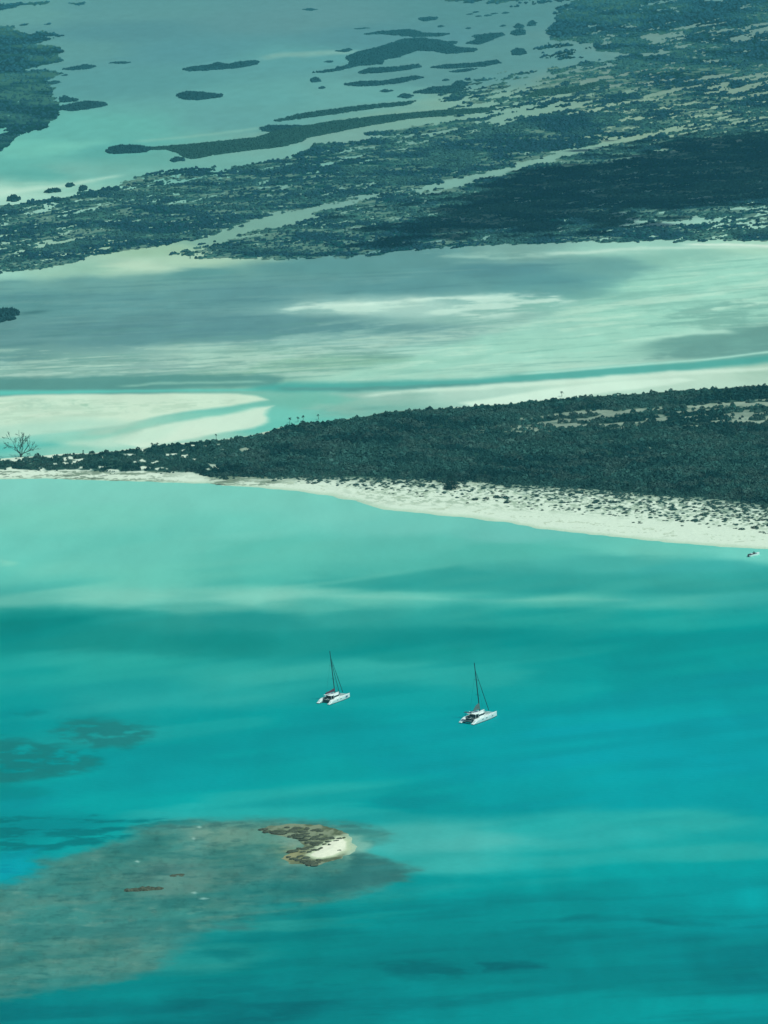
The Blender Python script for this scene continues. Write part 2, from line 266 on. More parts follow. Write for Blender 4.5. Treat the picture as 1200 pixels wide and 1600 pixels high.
def paint_water(F):
    F.c += (1 - sst(330, 430, F.v))[..., None] * np.array((2, 0, 1.0))
    # --- far lagoon: pale shallows and faint streaks
    F.line([(400,92),(450,86),(520,83),(570,81)], (125,178,170), [3,4,4,2], 3, .8)
    F.line([(-200,310),(0,302),(40,296),(100,290),(200,272)], (185,225,205), [6,5,3,2,1], 4, .8)
    F.line([(200,222),(230,221),(300,214),(420,198)], (135,190,175), 2, 2, .5)
    F.line([(60,232),(120,226),(180,220)], (125,205,188), 4, 6, .5)
    # --- middle lagoon, cloud shade painted into its grey patches
    grey = (94,148,150)
    F.poly([(430,486),(470,474),(560,470),(640,466),(720,462),(800,458),(870,460),(890,470),(850,482),(800,492),(740,500),(700,492),(620,492),(560,490),(490,489)], (190,228,212), 5, .9, .5, .8, tex=(70,6,.34,.62,31))
    F.line([(440,482),(500,477),(560,476),(640,470),(800,461),(880,462)], (205,238,222), 2.5, 3, .8, .3, .4, tex=(60,8,.3,.6,32))
    F.poly([(330,500),(480,496),(560,498),(660,505),(700,515),(560,520),(420,530),(300,535),(200,530),(100,505)], grey, 9, .6, 1)
    F.line([(250,577),(330,570),(400,562),(480,552),(560,544),(640,530),(800,512)], (172,212,196), 6, 6, .8, .5, .5, tex=(90,6,.3,.62,33))
    F.line([(0,588),(60,583),(140,584),(230,578)], (165,205,190), 3.5, 3, .8, .4, .4, tex=(70,5,.3,.55,34))
    F.poly([(-200,510),(0,505),(200,498),(500,500),(700,505),(900,480),(1200,450),(1400,440),(1400,560),(1200,550),(900,575),(500,600),(200,590),(-200,600)], (100,158,150), 12, .42, .3, tex=(150,3.2,.52,.72,35))
    F.poly([(-200,540),(0,550),(200,560),(500,540),(700,505),(900,480),(1200,450),(1400,440),(1400,520),(1100,515),(900,565),(500,590),(200,580),(-200,590)], (178,220,200), 12, .5, .3, tex=(130,3.0,.52,.74,36))
    F.poly([(400,566),(520,557),(640,556),(700,562),(600,572),(480,580),(380,585)], (128,182,160), 5, .7, .5, .8, tex=(80,5,.25,.55,37))
    F.line([(640,566),(700,566),(780,552),(870,542),(1000,528)], (118,176,160), [3,4,2.5,2,1], 3, .6, .4, .4, tex=(80,5,.3,.5,38))
    F.poly([(1010,562),(1050,548),(1080,536),(1130,530),(1155,520),(1200,506),(1400,480),(1400,545),(1200,552),(1100,558)], (104,158,150), 4, .75, .5, .9, tex=(50,5,.2,.5,39))
    F.line([(960,538),(1020,527),(1080,518),(1130,517),(1155,521)], (178,226,206), [2,4,5,4,2], 3, .8, .3, .3)
    F.poly([(150,486),(260,484),(300,490),(380,500),(380,510),(240,512),(100,512),(60,505)], (88,140,142), 7, .35, .7, tex=(90,5,.4,.65,40))
    lightp = [(560,575),(640,560),(740,528),(860,490),(940,462),(1010,425),(1080,405),(1400,395),(1400,500),(1180,500),(1090,512),(1000,535),(900,552),(760,575),(640,592),(500,596)]
    F.poly(lightp, (156,214,194), 8, .65, .6, 1)
    F.poly(lightp, (190,230,208), 6, .55, .5, 1, tex=(90,5,.48,.7,131,5,.10))
    F.poly(lightp, (118,178,164), 6, .45, .5, 1, tex=(130,4,.52,.78,132,5,.09))
    F.poly([(1060,482),(1200,462),(1400,445),(1400,505),(1200,505),(1130,512),(1080,508),(1000,512)], (112,170,158), 5, .6, .5, 1.2, tex=(60,4,.42,.62,133,5,.07))
    F.poly([(430,520),(560,500),(700,505),(860,485),(900,470),(860,500),(700,530),(560,545),(420,560)], (166,212,198), 6, .45, .5, 1, tex=(90,4,.42,.72,134,4,.12))
    F.poly([(-200,548),(0,545),(300,540),(560,520),(640,530),(500,585),(200,592),(-200,596)], (172,212,194), 5, .55, .4, 1, tex=(80,2.6,.50,.68,135,5,.05))
    F.poly([(-200,548),(0,552),(300,550),(560,530),(700,540),(500,590),(200,592),(-200,596)], (108,160,150), 5, .55, .4, 1, tex=(90,2.6,.52,.70,136,5,.05))
    F.poly([(-200,440),(0,438),(300,430),(600,420),(900,400),(900,440),(700,455),(430,480),(420,520),(200,540),(-200,545)], (82,136,140), 8, .4, .5, 1, tex=(110,3.5,.50,.72,137,5,.04))
    F.poly([(-200,440),(0,438),(300,430),(600,420),(800,410),(700,455),(430,480),(420,520),(200,540),(-200,545)], (116,168,164), 8, .35, .5, 1, tex=(120,3.5,.52,.74,138,5,.04))
    # wakes of grass streaks off the left islet
    F.line([(20,492),(50,489),(88,485)], (66,120,122), [3,2,1], 2, .8, .2, .2)
    F.line([(40,527),(110,522),(140,520)], (70,125,128), 1.5, 2, .4, .2, .2)
    F.line([(0,541),(40,538),(80,535)], (70,125,128), 2, 3, .4, .2, .2)
    F.poly([(640,400),(700,398),(860,392),(1000,385),(1100,384),(1040,392),(900,398),(760,405)], (165,210,195), 4, .55, .5, tex=(80,5,.4,.6,41))
    F.line([(850,396),(920,394),(1000,388),(1200,386)], (195,230,212), 1.8, 2.5, .7, .3, .3)
    F.line([(1060,382),(1130,382),(1200,384)], (215,242,225), 1.6, 2, .9, .2, .3)
    F.line([(700,411),(800,409),(880,410)], (128,180,172), 1.5, 2.5, .5, .3, .3)
    # --- channel and sand bar
    F.poly([(-200,596),(0,592),(200,586),(400,584),(440,590),(430,604),(200,608),(0,612),(-200,618)], (88,150,143), 4, .85, .4, .6)
    F.line([(180,603),(260,599),(330,598),(420,596)], (150,205,186), 1.6, 2, .6, .4, .3)
    F.line([(-200,616),(0,614),(60,613),(200,611),(420,609)], (95,200,185), [4,4,3,2,1], 3, .9, .1, .1)
    F.line([(380,608),(450,605),(560,604),(650,601),(740,598),(860,588),(960,580),(1080,572),(1200,560),(1400,545)], (72,165,156), [2,7,8,7,6,7,7,7,6,6], 5, .85, .25, .25)
    F.line([(430,607),(560,608),(650,606),(760,601),(900,591)], (88,148,142), [2,3,3,2,1], 2.5, .7, .3, .3)
    F.line([(800,586),(900,578),(1000,570),(1100,562),(1200,550),(1400,532)], (165,220,202), 1.5, 1.5, .9, .1, .1)
    F.line([(560,619),(650,612),(740,606),(850,598),(960,590),(1080,582),(1200,575)], (205,236,216), [2,3,3,4,4,3,2], 3, .8, .3, .4)
    F.poly([(720,630),(800,616),(900,602),(1000,592),(1060,590),(1085,594),(1040,602),(900,620),(760,640)], (208,240,220), 3, .9, .2, .3)
    F.poly([(500,618),(600,612),(680,616),(640,632),(560,645),(520,650),(480,640)], (140,190,174), 8, .5, 1, tex=(50,6,.35,.6,43))
    F.line([(540,640),(590,637),(610,636)], (105,165,154), 2, 2.5, .6, .3, .3)
    sand = (202,231,207)
    F.poly([(-200,626),(0,620),(60,616),(200,615),(300,615),(370,616),(400,619),(415,624),(360,634),(300,642),(250,650),(200,662),(120,672),(40,682),(-200,700)], sand, 2.5, .96, .25, .2)
    F.poly([(180,690),(220,672),(300,655),(360,645),(400,636),(425,634),(418,646),(416,660),(400,668),(350,676),(280,688),(220,700)], (206,234,212), 3, .93, .3, .3)
    F.poly([(-200,672),(0,664),(60,655),(140,652),(220,660),(120,676),(60,690),(-200,720)], (160,215,195), 9, .6, .5)
    F.poly([(-200,640),(0,626),(60,622),(150,628),(180,640),(100,660),(0,662),(-200,660)], (186,224,200), 6, .55, .6, tex=(70,7,.35,.6,44))
    F.line([(90,650),(150,648),(200,645)], (172,205,182), 2, 3, .6, .3, .3)
    F.line([(55,676),(110,674),(150,671)], (160,208,188), 1.6, 2.5, .7, .3, .3)
    F.poly([(-200,632),(0,624),(100,622),(240,626),(380,624),(300,640),(150,650),(0,662),(-200,680)], (176,212,188), 3, .6, .3, 1, tex=(36,3,.50,.64,139,5,.05))
    F.poly([(105,626),(125,628),(142,630),(142,637),(120,634),(108,630)], (150,196,172), 1.5, .7, .3, 1.4, tex=(10,3,.4,.6,45))
    F.poly([(185,634),(195,635),(193,647),(183,645)], (170,208,184), 1.5, .7, .3, 1.2, tex=(10,3,.4,.6,46))
    F.poly([(20,628),(60,622),(90,624),(90,640),(40,642)], (168,208,186), 3, .5, .3, 1.2, tex=(14,3,.48,.62,47))
    F.poly([(90,694),(150,684),(220,672),(300,656),(240,690),(160,700)], (188,226,204), 5, .7, .3, .4)
    F.line([(120,688),(170,681),(200,671),(240,660),(290,651),(350,645),(410,634)], (135,205,184), [4,4,5,5,4,3,2], 4, .55, .3, .3)
    F.line([(-200,704),(0,699),(40,697),(110,694)], (88,190,178), [6,6,4,2], 5, .7, .2, .2)
    # --- near water: pale sand ridge, its dark slope, faint bars; cloud shade painted into the bands
    F.poly([(505,915),(560,905),(640,893),(710,884),(740,888),(760,900),(900,905),(1200,905),(1200,925),(900,925),(640,920)], (62,166,156), 5, .55, .2, .1)
    F.line([(500,914),(580,902),(650,892),(720,880)], (95,190,174), [1,3,3,3], 4, .5, .2, .1)
    F.poly([(-200,958),(0,952),(90,950),(160,954),(220,958),(160,968),(80,985),(0,1000),(-200,1010)], (8,130,126), 10, .6, .4, .2)
    F.line([(180,944),(300,938),(400,932),(520,930),(640,934),(760,938),(900,936),(1000,938)], (130,206,188), [2,4,4,3,2,2,2,1], 5, .5, .2, .1)
    F.poly([(505,916),(600,902),(680,888),(720,884),(735,892),(860,898),(1200,892),(1400,890),(1400,928),(1200,924),(1040,930),(850,928),(640,924)], (50,160,152), 5, .5, .12, .08)
    F.poly([(0,876),(25,879),(20,884),(0,884)], (135,212,190), 3, .8, .2, .2)
    F.poly([(-200,900),(1400,900),(1400,1300),(-200,1300)], (10,140,140), 30, .30, .3, tex=(260,22,.42,.75,51,2,.10))
    F.poly([(-200,780),(1400,900),(1400,1300),(-200,1300)], (80,188,174), 30, .18, .3, tex=(280,24,.42,.75,52,2,.12))
    # --- reef patches
    r = (32,118,112)
    F.poly([(75,1142),(110,1128),(150,1124),(200,1130),(235,1140),(215,1160),(190,1172),(150,1170),(110,1160)], (34,128,122), 6, .85, .5, 1.6, tex=(34,6,.25,.5,61))
    F.poly([(-200,1150),(0,1152),(60,1158),(130,1172),(155,1186),(140,1206),(80,1214),(0,1225),(-200,1230)], (30,126,120), 8, .85, .6, 1.6, tex=(40,7,.2,.5,62))
    F.poly([(20,1114),(50,1110),(72,1114),(50,1120)], (20,128,124), 4, .5, .5, 1)
    F.poly([(-200,1228),(0,1226),(60,1230),(90,1240),(30,1250),(-200,1250)], (20,135,130), 7, .5, .5, 1)
    F.poly([(-200,1270),(0,1272),(90,1276),(220,1278),(330,1282),(260,1300),(180,1312),(120,1322),(60,1335),(0,1345),(-200,1350)], (8,122,120), 5, .9, .6, 1.6, tex=(60,6,.36,.56,63))
    F.poly([(-200,1335),(0,1330),(60,1325),(50,1345),(30,1370),(0,1385),(-200,1395)], (0,160,166), 6, .75, .5, 1)
    F.poly([(-60,1345),(0,1350),(35,1352),(40,1362),(0,1372),(-60,1375)], (0,135,150), 4, .4, .5, 1, tex=(40,5,.45,.6,64))
    reef = [(215,1298),(250,1288),(330,1284),(420,1283),(500,1285),(560,1292),(605,1303),(590,1312),(555,1322),(560,1332),(600,1345),(642,1358),(625,1372),(590,1388),(540,1404),(480,1416),(440,1430),(380,1440),(340,1440),(300,1462),(260,1490),(235,1515),(180,1532),(80,1545),(0,1562),(-200,1600),(-200,1400),(0,1392),(50,1368),(70,1345),(130,1335),(180,1318),(215,1310)]
    F.poly(reef, (70,142,132), 13, .8, .5, 1.4, ax=.35)
    F.poly(reef, (80,136,122), 9, .75, .5, 1.2, ax=.35)
    F.poly(reef, (96,138,118), 14, .28, .5, 1.0, tex=(60,9,.40,.66,155,4))
    F.poly([(180,1320),(330,1296),(480,1300),(520,1350),(420,1400),(300,1420),(200,1400)], (96,140,122), 14, .40, .6, 1.2, tex=(60,8,.3,.6,156,4))
    F.poly([(430,1415),(500,1402),(560,1400),(600,1392),(660,1400),(600,1440),(480,1470),(380,1480),(300,1500),(340,1450)], (28,140,132), 14, .6, .6, 1.2, tex=(50,8,.3,.6,65))
    F.poly([(560,1340),(600,1344),(640,1356),(620,1374),(570,1388),(500,1398),(440,1396),(480,1375),(540,1360)], (50,112,106), 5, .55, .4, 1.2)
    F.poly([(545,1296),(600,1298),(605,1305),(575,1312),(550,1320)], (62,128,118), 4, .7, .4, 1.4, tex=(24,5,.2,.5,66))
    F.poly([(300,1296),(360,1290),(430,1288),(480,1300),(560,1318),(570,1335),(500,1350),(430,1352),(380,1330),(320,1320)], (120,156,134), 12, .75, .5, .8)
    F.poly([(425,1322),(450,1318),(480,1326),(478,1342),(450,1345),(430,1336)], (140,154,114), 8, .6, .4, .8)
    F.poly([(170,1360),(260,1350),(320,1345),(400,1360),(420,1390),(330,1410),(240,1408),(200,1400)], (92,136,122), 12, .6, .6, 1, tex=(50,10,.2,.6,67))
    F.poly([(235,1370),(275,1355),(305,1352),(320,1372),(330,1385),(300,1400),(250,1402),(215,1400)], (108,146,130), 7, .6, .4, 1)
    F.poly([(185,1365),(230,1345),(300,1352),(280,1366),(240,1375),(200,1382)], (66,112,104), 8, .5, .5, 1, tex=(30,7,.25,.6,68))
    F.poly([(-200,1480),(0,1462),(100,1450),(200,1455),(280,1450),(300,1470),(240,1500),(160,1525),(0,1550),(-200,1590)], (88,136,120), 18, .5, .6, 1, tex=(80,14,.3,.65,69))
    F.poly([(-200,1400),(0,1395),(100,1380),(200,1410),(340,1420),(300,1450),(100,1450),(0,1460),(-200,1480)], (50,132,122), 14, .5, .6, 1, tex=(90,12,.35,.65,70))
    F.poly([(-200,1510),(0,1508),(60,1512),(100,1522),(40,1528),(0,1524),(-200,1530)], (110,170,152), 5, .6, .6, 1.2, tex=(30,5,.3,.6,71))
    F.poly([(330,1446),(380,1444),(400,1450),(360,1456)], (70,120,112), 4, .5, .5, 1)
    F.poly(reef, (44,104,97), 8, .45, .4, 1.2, tex=(34,6,.56,.80,72))
    F.poly(reef, (112,152,134), 8, .45, .4, 1.2, tex=(30,6,.56,.78,73))
    F.poly(reef, (48,120,112), 12, .6, .4, 1.2, tex=(120,20,.48,.7,74))
    rm = F.mask(reef, 10, .4, 1.2, .35); xs, ys = F.x, F.y
    t1 = fbm(xs / 3.0, ys / 6.0, 151, 4) - .5; t2 = fbm(xs / 11, ys / 24, 152, 4) - .5; t3 = sst(.60, .72, fbm(xs / 1.6, ys / 4, 153, 3))
    F.c *= (1 + rm * (t1 * .12 + t2 * .16 - t3 * .05))[..., None]
    F.c[..., 0] *= 1 + rm * (t2 * .3 - .09)
    F.poly([(535,1302),(560,1306),(578,1318),(572,1330),(545,1340),(530,1336)], (140,192,168), 5, .75, .3, .8)
    F.poly([(560,1330),(600,1344),(645,1360),(620,1376),(560,1388),(500,1394),(470,1388),(540,1366)], (46,112,106), 6, .5, .4, 1.2)
    F.poly([(200,1292),(330,1286),(420,1284),(560,1290),(600,1302),(560,1300),(400,1292),(300,1296)], (52,112,104), 3, .6, .3, 1.2, tex=(26,3,.42,.6,154))
    # white flecks of breaking ripples
    for (x, y, rx) in ((215,1346,4),(318,1404,8),(305,1395,5),(312,1292,4),(303,1310,3)):
        F.poly([(x-rx,y),(x,y-1.6),(x+rx,y),(x,y+1.6)], (165,212,195), 1.2, .8, 0, .2)
    # --- darker weed patches in the near water
    F.poly([(750,1506),(790,1502),(840,1503),(850,1510),(800,1516),(755,1518)], (0,106,108), 4, .85, .3, 1, tex=(30,5,.15,.4,75))
    F.poly([(600,1506),(660,1500),(730,1512),(720,1526),(640,1534),(600,1524)], (0,108,108), 6, .8, .5, 1.2, tex=(40,6,.2,.45,76))
    F.line([(862,1438),(900,1433),(948,1430)], (0,112,114), [1.5,4,1.5], 3, .65, .2, .4)
    F.line([(1000,1436),(1030,1440),(1070,1446)], (0,112,114), [1,3,2], 3.5, .6, .2, .4)
    F.line([(830,1440),(900,1437),(980,1434),(1060,1443),(1140,1446)], (0,124,124), [2,4,3,3,2], 4, .5, .4, .6)
    F.line([(700,1442),(760,1442),(860,1440)], (0,120,122), 4, 5, .4, .4, .6, tex=(60,5,.4,.6,77))
    F.poly([(260,1560),(360,1540),(440,1530),(560,1530),(600,1545),(520,1575),(430,1610),(250,1620)], (0,104,106), 16, .7, .6, 1.2, tex=(90,12,.25,.6,78))
    F.poly([(-200,1575),(0,1572),(80,1568),(160,1572),(120,1620),(-200,1630)], (0,116,116), 9, .6, .6, 1, tex=(80,8,.3,.6,79))
    F.poly([(520,1575),(640,1560),(760,1552),(860,1555),(740,1570),(600,1590)], (0,118,118), 7, .5, .5, 1.2, tex=(80,7,.3,.6,80))
    F.poly([(310,1488),(360,1480),(400,1490),(350,1500)], (10,112,110), 6, .55, .5, 1.2)
    F.poly([(1140,1525),(1190,1522),(1195,1532),(1150,1536)], (0,112,114), 4, .4, .5, 1)
    F.poly([(380,1390),(1400,1390),(1400,1640),(-200,1640),(-200,1590),(250,1500)], (0,118,118), 40, .45, .3, tex=(220,16,.42,.72,81,3,.06))
    F.poly([(380,1390),(1400,1390),(1400,1640),(-200,1640),(-200,1590),(250,1500)], (20,152,146), 40, .3, .3, tex=(240,18,.45,.75,82,2,.05))
    F.poly([(480,1290),(1250,1270),(1300,1360),(600,1400)], (70,180,168), 20, .35, .3, tex=(260,20,.3,.7,83,2,.04))
    F.c += sst(1000, 1150, F.v)[..., None] * np.array((0, -1, 4.0))
    # low relief grain everywhere near
    g = (fbm(F.x / 9, F.y / 26, 91, 4) - 0.5) * sst(1180, 1400, F.v) * 0.10 + (fbm(F.x / 14, F.y / 60, 92, 4) - .5) * 0.07
    F.c *= (1 + g)[..., None]

def build_water():
    a = np.concatenate([[-6000, -2500, -1000, -500, -260], np.arange(-150, 1351, 1.6), [1460, 1700, 2200, 3700, 7200]])
    b = np.concatenate([[-216.3, -215, -212, -205, -195, -180, -160, -140, -120, -100, -80], np.arange(-60, 1661, 1.5), [1700, 1780, 1900, 2200, 3000, 5000]])
    A, B = np.meshgrid(a, b); U, V = ab2uv(A, B); X, Y = ab2w(A, B)
    Uc = np.clip(U, -200, 1400); Vc = np.clip(V, -60, 1700)
    F = Field(Uc, Vc, X, Y); paint_water(F)
    C = albedo(F.c, B)
    far = 1 - sst(-150, 0, B); C = C * (1 - far[..., None]) + np.array((.05, .12, .13)) * far[..., None]
    n, m = A.shape; idx = np.arange(n * m).reshape(n, m)
    Q = np.stack([idx[:-1, :-1], idx[1:, :-1], idx[1:, 1:], idx[:-1, 1:]], -1).reshape(-1, 4)
    o = mesh_np('water', np.stack([X, Y, 0 * X], -1).reshape(-1, 3), Q, M['water'], C.reshape(-1, 3), smooth=True)
    tag(o, kind='structure')
build_water()


# ================================================================== the near island
WL = [(-130,757),(-60,752),(0,748),(60,748),(100,749),(160,750),(230,753),(300,756),(325,754),(360,758),(400,762),(450,767),(500,773),(550,783),(575,790),(600,796),(650,801),(700,805),(750,811),(800,818),(850,826),(900,833),(950,838),(1000,844),(1050,849),(1100,853),(1200,857),(1400,866)]
SIL = [(-130,722),(-60,716),(0,714),(60,709),(150,704),(235,694),(300,685),(350,681),(400,673),(450,658),(500,652),(560,646),(600,637),(640,634),(700,631),(800,624),(900,614),(1000,608),(1100,601),(1200,596),(1400,584)]
FRONT = [(-130,740),(0,733),(150,735),(300,739),(330,747),(420,745),(500,744),(600,746),(700,750),(750,752),(800,757),(900,761),(1000,771),(1100,777),(1200,789),(1400,800)]
def itp(L, u): return np.interp(u, [p[0] for p in L], [p[1] for p in L])
ISLE = np.array([uv2w(u, v) for u, v in WL] + [uv2w(u, v + float(np.interp(u, [200, 420], [0, 4])), 1.0) for u, v in reversed(SIL)]).reshape(-1, 2)
def isle_h(x, y, d=None):
    if d is None: d = psd(ISLE, x, y) + (fbm(x / 14, y / 14, 5, 3) - 0.5) * 7
    h = np.where(d > 0, 1.5 * (1 - np.exp(-np.maximum(d, 0) / 14)) + 1.6 * sst(50, 160, d), np.maximum(d * 0.12, -.6))
    return h + (fbm(x / 9, y / 9, 3, 3) - 0.5) * 0.5 * sst(0, 12, d)
def isle_pt(u, v):                   # photo points onto the island's surface
    z = np.full(np.shape(u), 1.5)
    for _ in range(4):
        x, y = ab2w(*uv2ab(u, v), z); z = isle_h(x, y)
    return x, y, z
def near_density(u, v):
    back = itp(SIL, u) + np.interp(u, [200, 420], [4, 6.5]); fr = itp(FRONT, u) + (fbs(u / 25, v / 9, 401, 3) - .5) * 9
    d = sst(back - 1, back + 3, v) * (1 - sst(fr - 3, fr + 3, v))
    thr = (fbs(u / 16, v / 3.5, 402, 4) - .5) * 2 + .5
    left = 1 - sst(300, 420, u)
    d = d * np.where(sst(.16, .30, thr) > 0, sst(.1, .34, thr) * left + (1 - left), 1 - left)
    # pale clearing along the right of the ridge
    sd = psd(np.array([(760,664),(880,643),(960,640),(1060,634),(1130,628),(1400,620),(1400,655),(1200,661),(1100,664),(1000,668),(900,672),(800,676),(660,692),(640,688)]) * (.3, 1), u * .3, v + (fbs(u / 30, v / 6, 403, 3) - .5) * 10)
    clr = sst(-5, 3, sd) * sst(600, 860, u)
    thr2 = (fbs(u / 34, (v + .07 * u) / 2.4, 404, 4) - .5) * 2.4 + .5
    d = d * (1 - clr * (1 - 0.97 * sst(.46, .66, thr2)) * .97)
    for (x, y, rx, ry) in ((383, 703, 9, 4), (410, 676, 14, 3), (1010, 700, 8, 1.5)):
        d = d * (1 - .9 * (((u - x) / rx) ** 2 + ((v - y) / ry) ** 2 < 1))
    # scattered clumps on the back of the beach
    bw = np.interp(u, [300, 480, 600, 750, 900, 1050, 1200, 1400], [2, 11, 21, 33, 37, 42, 43, 43])
    t = (v - fr) / bw
    thr3 = (fbs(u / 6, v / 2.4, 405, 3) - .5) * 2.4 + .5 + (fbs(u / 60, v / 14, 406, 2) - .5) * .5
    belt = (t > 0) * (t < 1) * (u > 420) * sst(.06, -.06, thr3 - (1.0 - 0.9 * np.clip(t, 0, 1) ** .6))
    return np.maximum(d, belt)
def build_isle():
    a = np.arange(-110, 1330, 1.7); b = np.arange(560, 905, 1.0)
    A, B = np.meshgrid(a, b); X, Y = ab2w(A, B, 1.0)
    d = psd(ISLE, X, Y) + (fbm(X / 14, Y / 14, 5, 3) - 0.5) * 7
    Z = isle_h(X, Y, d); yy = Y * cp - (Z - CAM_Z) * sp
    U, V = w2uv(X, Y, Z); n, m = A.shape
    dn = near_density(U, V)
    k = dn.copy(); k[1:-1] = (dn[:-2] + dn[2:] + 2 * dn[1:-1]) / 4; k[:, 1:-1] = (k[:, :-2] + k[:, 2:] + 2 * k[:, 1:-1]) / 4
    C = np.empty(A.shape + (3,)); C[:] = (205, 232, 212)
    wet = 1 - sst(0.5, 5.5, d); C += (np.array((165, 205, 178)) - C) * (wet * .65)[..., None]
    back = itp(SIL, U) + 5
    shade = sst(.25, .8, fbs(U / 26, V / 6, 410, 4))
    litter = sst(0, 6, V - back) * (1 - sst(-2, 12, V - itp(FRONT, U))) * sst(280, 380, U)
    C += (np.array((128, 158, 140)) - C) * (litter * (.65 + .35 * shade))[..., None]
    clz = np.exp(-((V - np.interp(U, [640, 760, 900, 1200], [690, 668, 656, 642])) / 16) ** 2) * sst(620, 760, U)
    C += (np.array((112, 142, 130)) - C) * (clz * (.45 + .5 * sst(.35, .6, fbs(U / 30, V / 2.2, 416, 4))))[..., None]
    belt = sst(-4, 4, V - itp(FRONT, U)) * (1 - sst(30, 48, V - itp(FRONT, U))) * sst(480, 640, U)
    gr = sst(.47, .60, fbs(U / 7, V / 2.0, 412, 4))
    C += (np.array((140, 172, 150)) - C) * (belt * gr * .75)[..., None]
    wr = np.abs(fbs(U / 60, V / 5, 413, 2) - .5) < .014                     # drift line
    C += (np.array((168, 195, 170)) - C) * (wr * sst(4, 9, d) * (1 - sst(16, 24, d)) * .7)[..., None]
    C += (np.array((34, 80, 77)) - C) * (sst(.15, .7, k) * .95 * (1 - .75 * sst(-2, 3, V - itp(FRONT, U)) * (U > 440)))[..., None]
    # left tip: broken brown ledges along the water
    led = (1 - sst(200, 330, U)) * sst(.50, .60, fbs(U / 30, V / 1.9, 414, 4)) * (V > 736)
    led = np.maximum(led, sst(318, 335, U) * (1 - sst(420, 470, U)) * (V > 744) * (V < 758) * sst(.42, .56, fbs(U / 24, V / 2, 415, 4)))
    C += (np.array((108, 138, 120)) - C) * (led * .85)[..., None]
    al = albedo(C, B); idx = np.arange(n * m).reshape(n, m)
    Q = np.stack([idx[:-1, :-1], idx[1:, :-1], idx[1:, 1:], idx[:-1, 1:]], -1).reshape(-1, 4)
    Q = Q[(Z.ravel()[Q] > -0.35).any(1)]
    use = np.unique(Q); re = np.zeros(n * m, int); re[use] = np.arange(len(use))
    o = mesh_np('island_ground', np.stack([X, Y, Z], -1).reshape(-1, 3)[use], re[Q], M['sand'], al.reshape(-1, 3)[use], smooth=True)
    tag(o, kind='structure')
build_isle()

# ------------------------------------------------------------------ foliage
ICO_V = []
_p = (1 + 5 ** .5) / 2
for q in ((-1, _p, 0), (1, _p, 0), (-1, -_p, 0), (1, -_p, 0), (0, -1, _p), (0, 1, _p), (0, -1, -_p), (0, 1, -_p), (_p, 0, -1), (_p, 0, 1), (-_p, 0, -1), (-_p, 0, 1)): ICO_V.append(q)
ICO_V = np.array(ICO_V) / np.linalg.norm(ICO_V[0])
ICO_F = np.array([(0,11,5),(0,5,1),(0,1,7),(0,7,10),(0,10,11),(1,5,9),(5,11,4),(11,10,2),(10,7,6),(7,1,8),(3,9,4),(3,4,2),(3,2,6),(3,6,8),(3,8,9),(4,9,5),(2,4,11),(6,2,10),(8,6,7),(9,8,1)])
def leaf_proto(rng, k=58, size=.36, flat=.85):
    """a bush of unit radius: small leaf sprays standing on a lumpy dome"""
    lob = rng.normal(size=(6, 3)); lob[:, 2] = np.abs(lob[:, 2]); lob /= np.linalg.norm(lob, axis=1)[:, None]
    d = rng.normal(size=(k, 3)); d[:, 2] = np.abs(d[:, 2]) * 1.0 - .12; d /= np.linalg.norm(d, axis=1)[:, None]
    r = .62 + .34 * np.max(d @ lob.T, 1) * rng.uniform(.75, 1.1, k)
    c = d * r[:, None] * (1, 1, flat); nrm = d * .8 + (0, 0, .45) + rng.normal(size=(k, 3)) * .38; nrm /= np.linalg.norm(nrm, axis=1)[:, None]
    t = np.cross(nrm, rng.normal(size=(k, 3))); t /= np.linalg.norm(t, axis=1)[:, None]; b = np.cross(nrm, t)
    s = size * rng.uniform(.6, 1.2, k)[:, None]
    V = np.stack([c - t * s - b * s * .6, c + t * s - b * s * .5, c + t * s * .8 + b * s * .6 - nrm * s * .2, c - t * s * .7 + b * s * .7], 1).reshape(-1, 3)
    return V, np.arange(4 * k).reshape(k, 4)
PR = [leaf_proto(RNG, 70, .27) for _ in range(12)]
SMALL = [leaf_proto(RNG, 26, .5, .7) for _ in range(6)]
def scatter(name, x, y, z, r, h, base, protos=PR, jit=.35, patch=None, mat_='leaf', parent=None, origin=(0, 0, 0)):
    n = len(x); pi = RNG.integers(0, len(protos), n); rot = RNG.uniform(0, 6.283, n)
    Vs, Fs, Cs, off = [], [], [], 0
    for k, (pv, pf) in enumerate(protos):
        s = np.where(pi == k)[0]
        if not len(s): continue
        c, q = np.cos(rot[s])[:, None], np.sin(rot[s])[:, None]
        vx = (pv[None, :, 0] * c - pv[None, :, 1] * q) * r[s][:, None] + x[s][:, None]
        vy = (pv[None, :, 0] * q + pv[None, :, 1] * c) * r[s][:, None] + y[s][:, None]
        vz = pv[None, :, 2] * h[s][:, None] + z[s][:, None]
        V = np.stack([vx, vy, vz], -1).reshape(-1, 3) - np.array(origin)
        F = (pf[None] + (np.arange(len(s)) * len(pv))[:, None, None]).reshape(-1, pf.shape[1]) + off
        col = np.broadcast_to(np.array(base, float), (n, 3))[s] if np.ndim(base) == 1 else base[s]
        bj = RNG.uniform(1 - jit, 1 + jit, (len(s), 1, 1)); qj = RNG.uniform(.8, 1.2, (len(s), len(pf), 1))
        if pf.shape[1] == 4:
            cc = np.repeat(col[:, None] * bj * qj, 4, axis=1).reshape(-1, 3)
        else:
            cc = (col[:, None] * bj * RNG.uniform(.8, 1.2, (len(s), len(pv), 1))).reshape(-1, 3)
        Vs.append(V); Fs.append(F); Cs.append(cc); off += len(V)
    return mesh_np(name, np.concatenate(Vs), np.concatenate(Fs), M[mat_], np.concatenate(Cs), parent=parent)

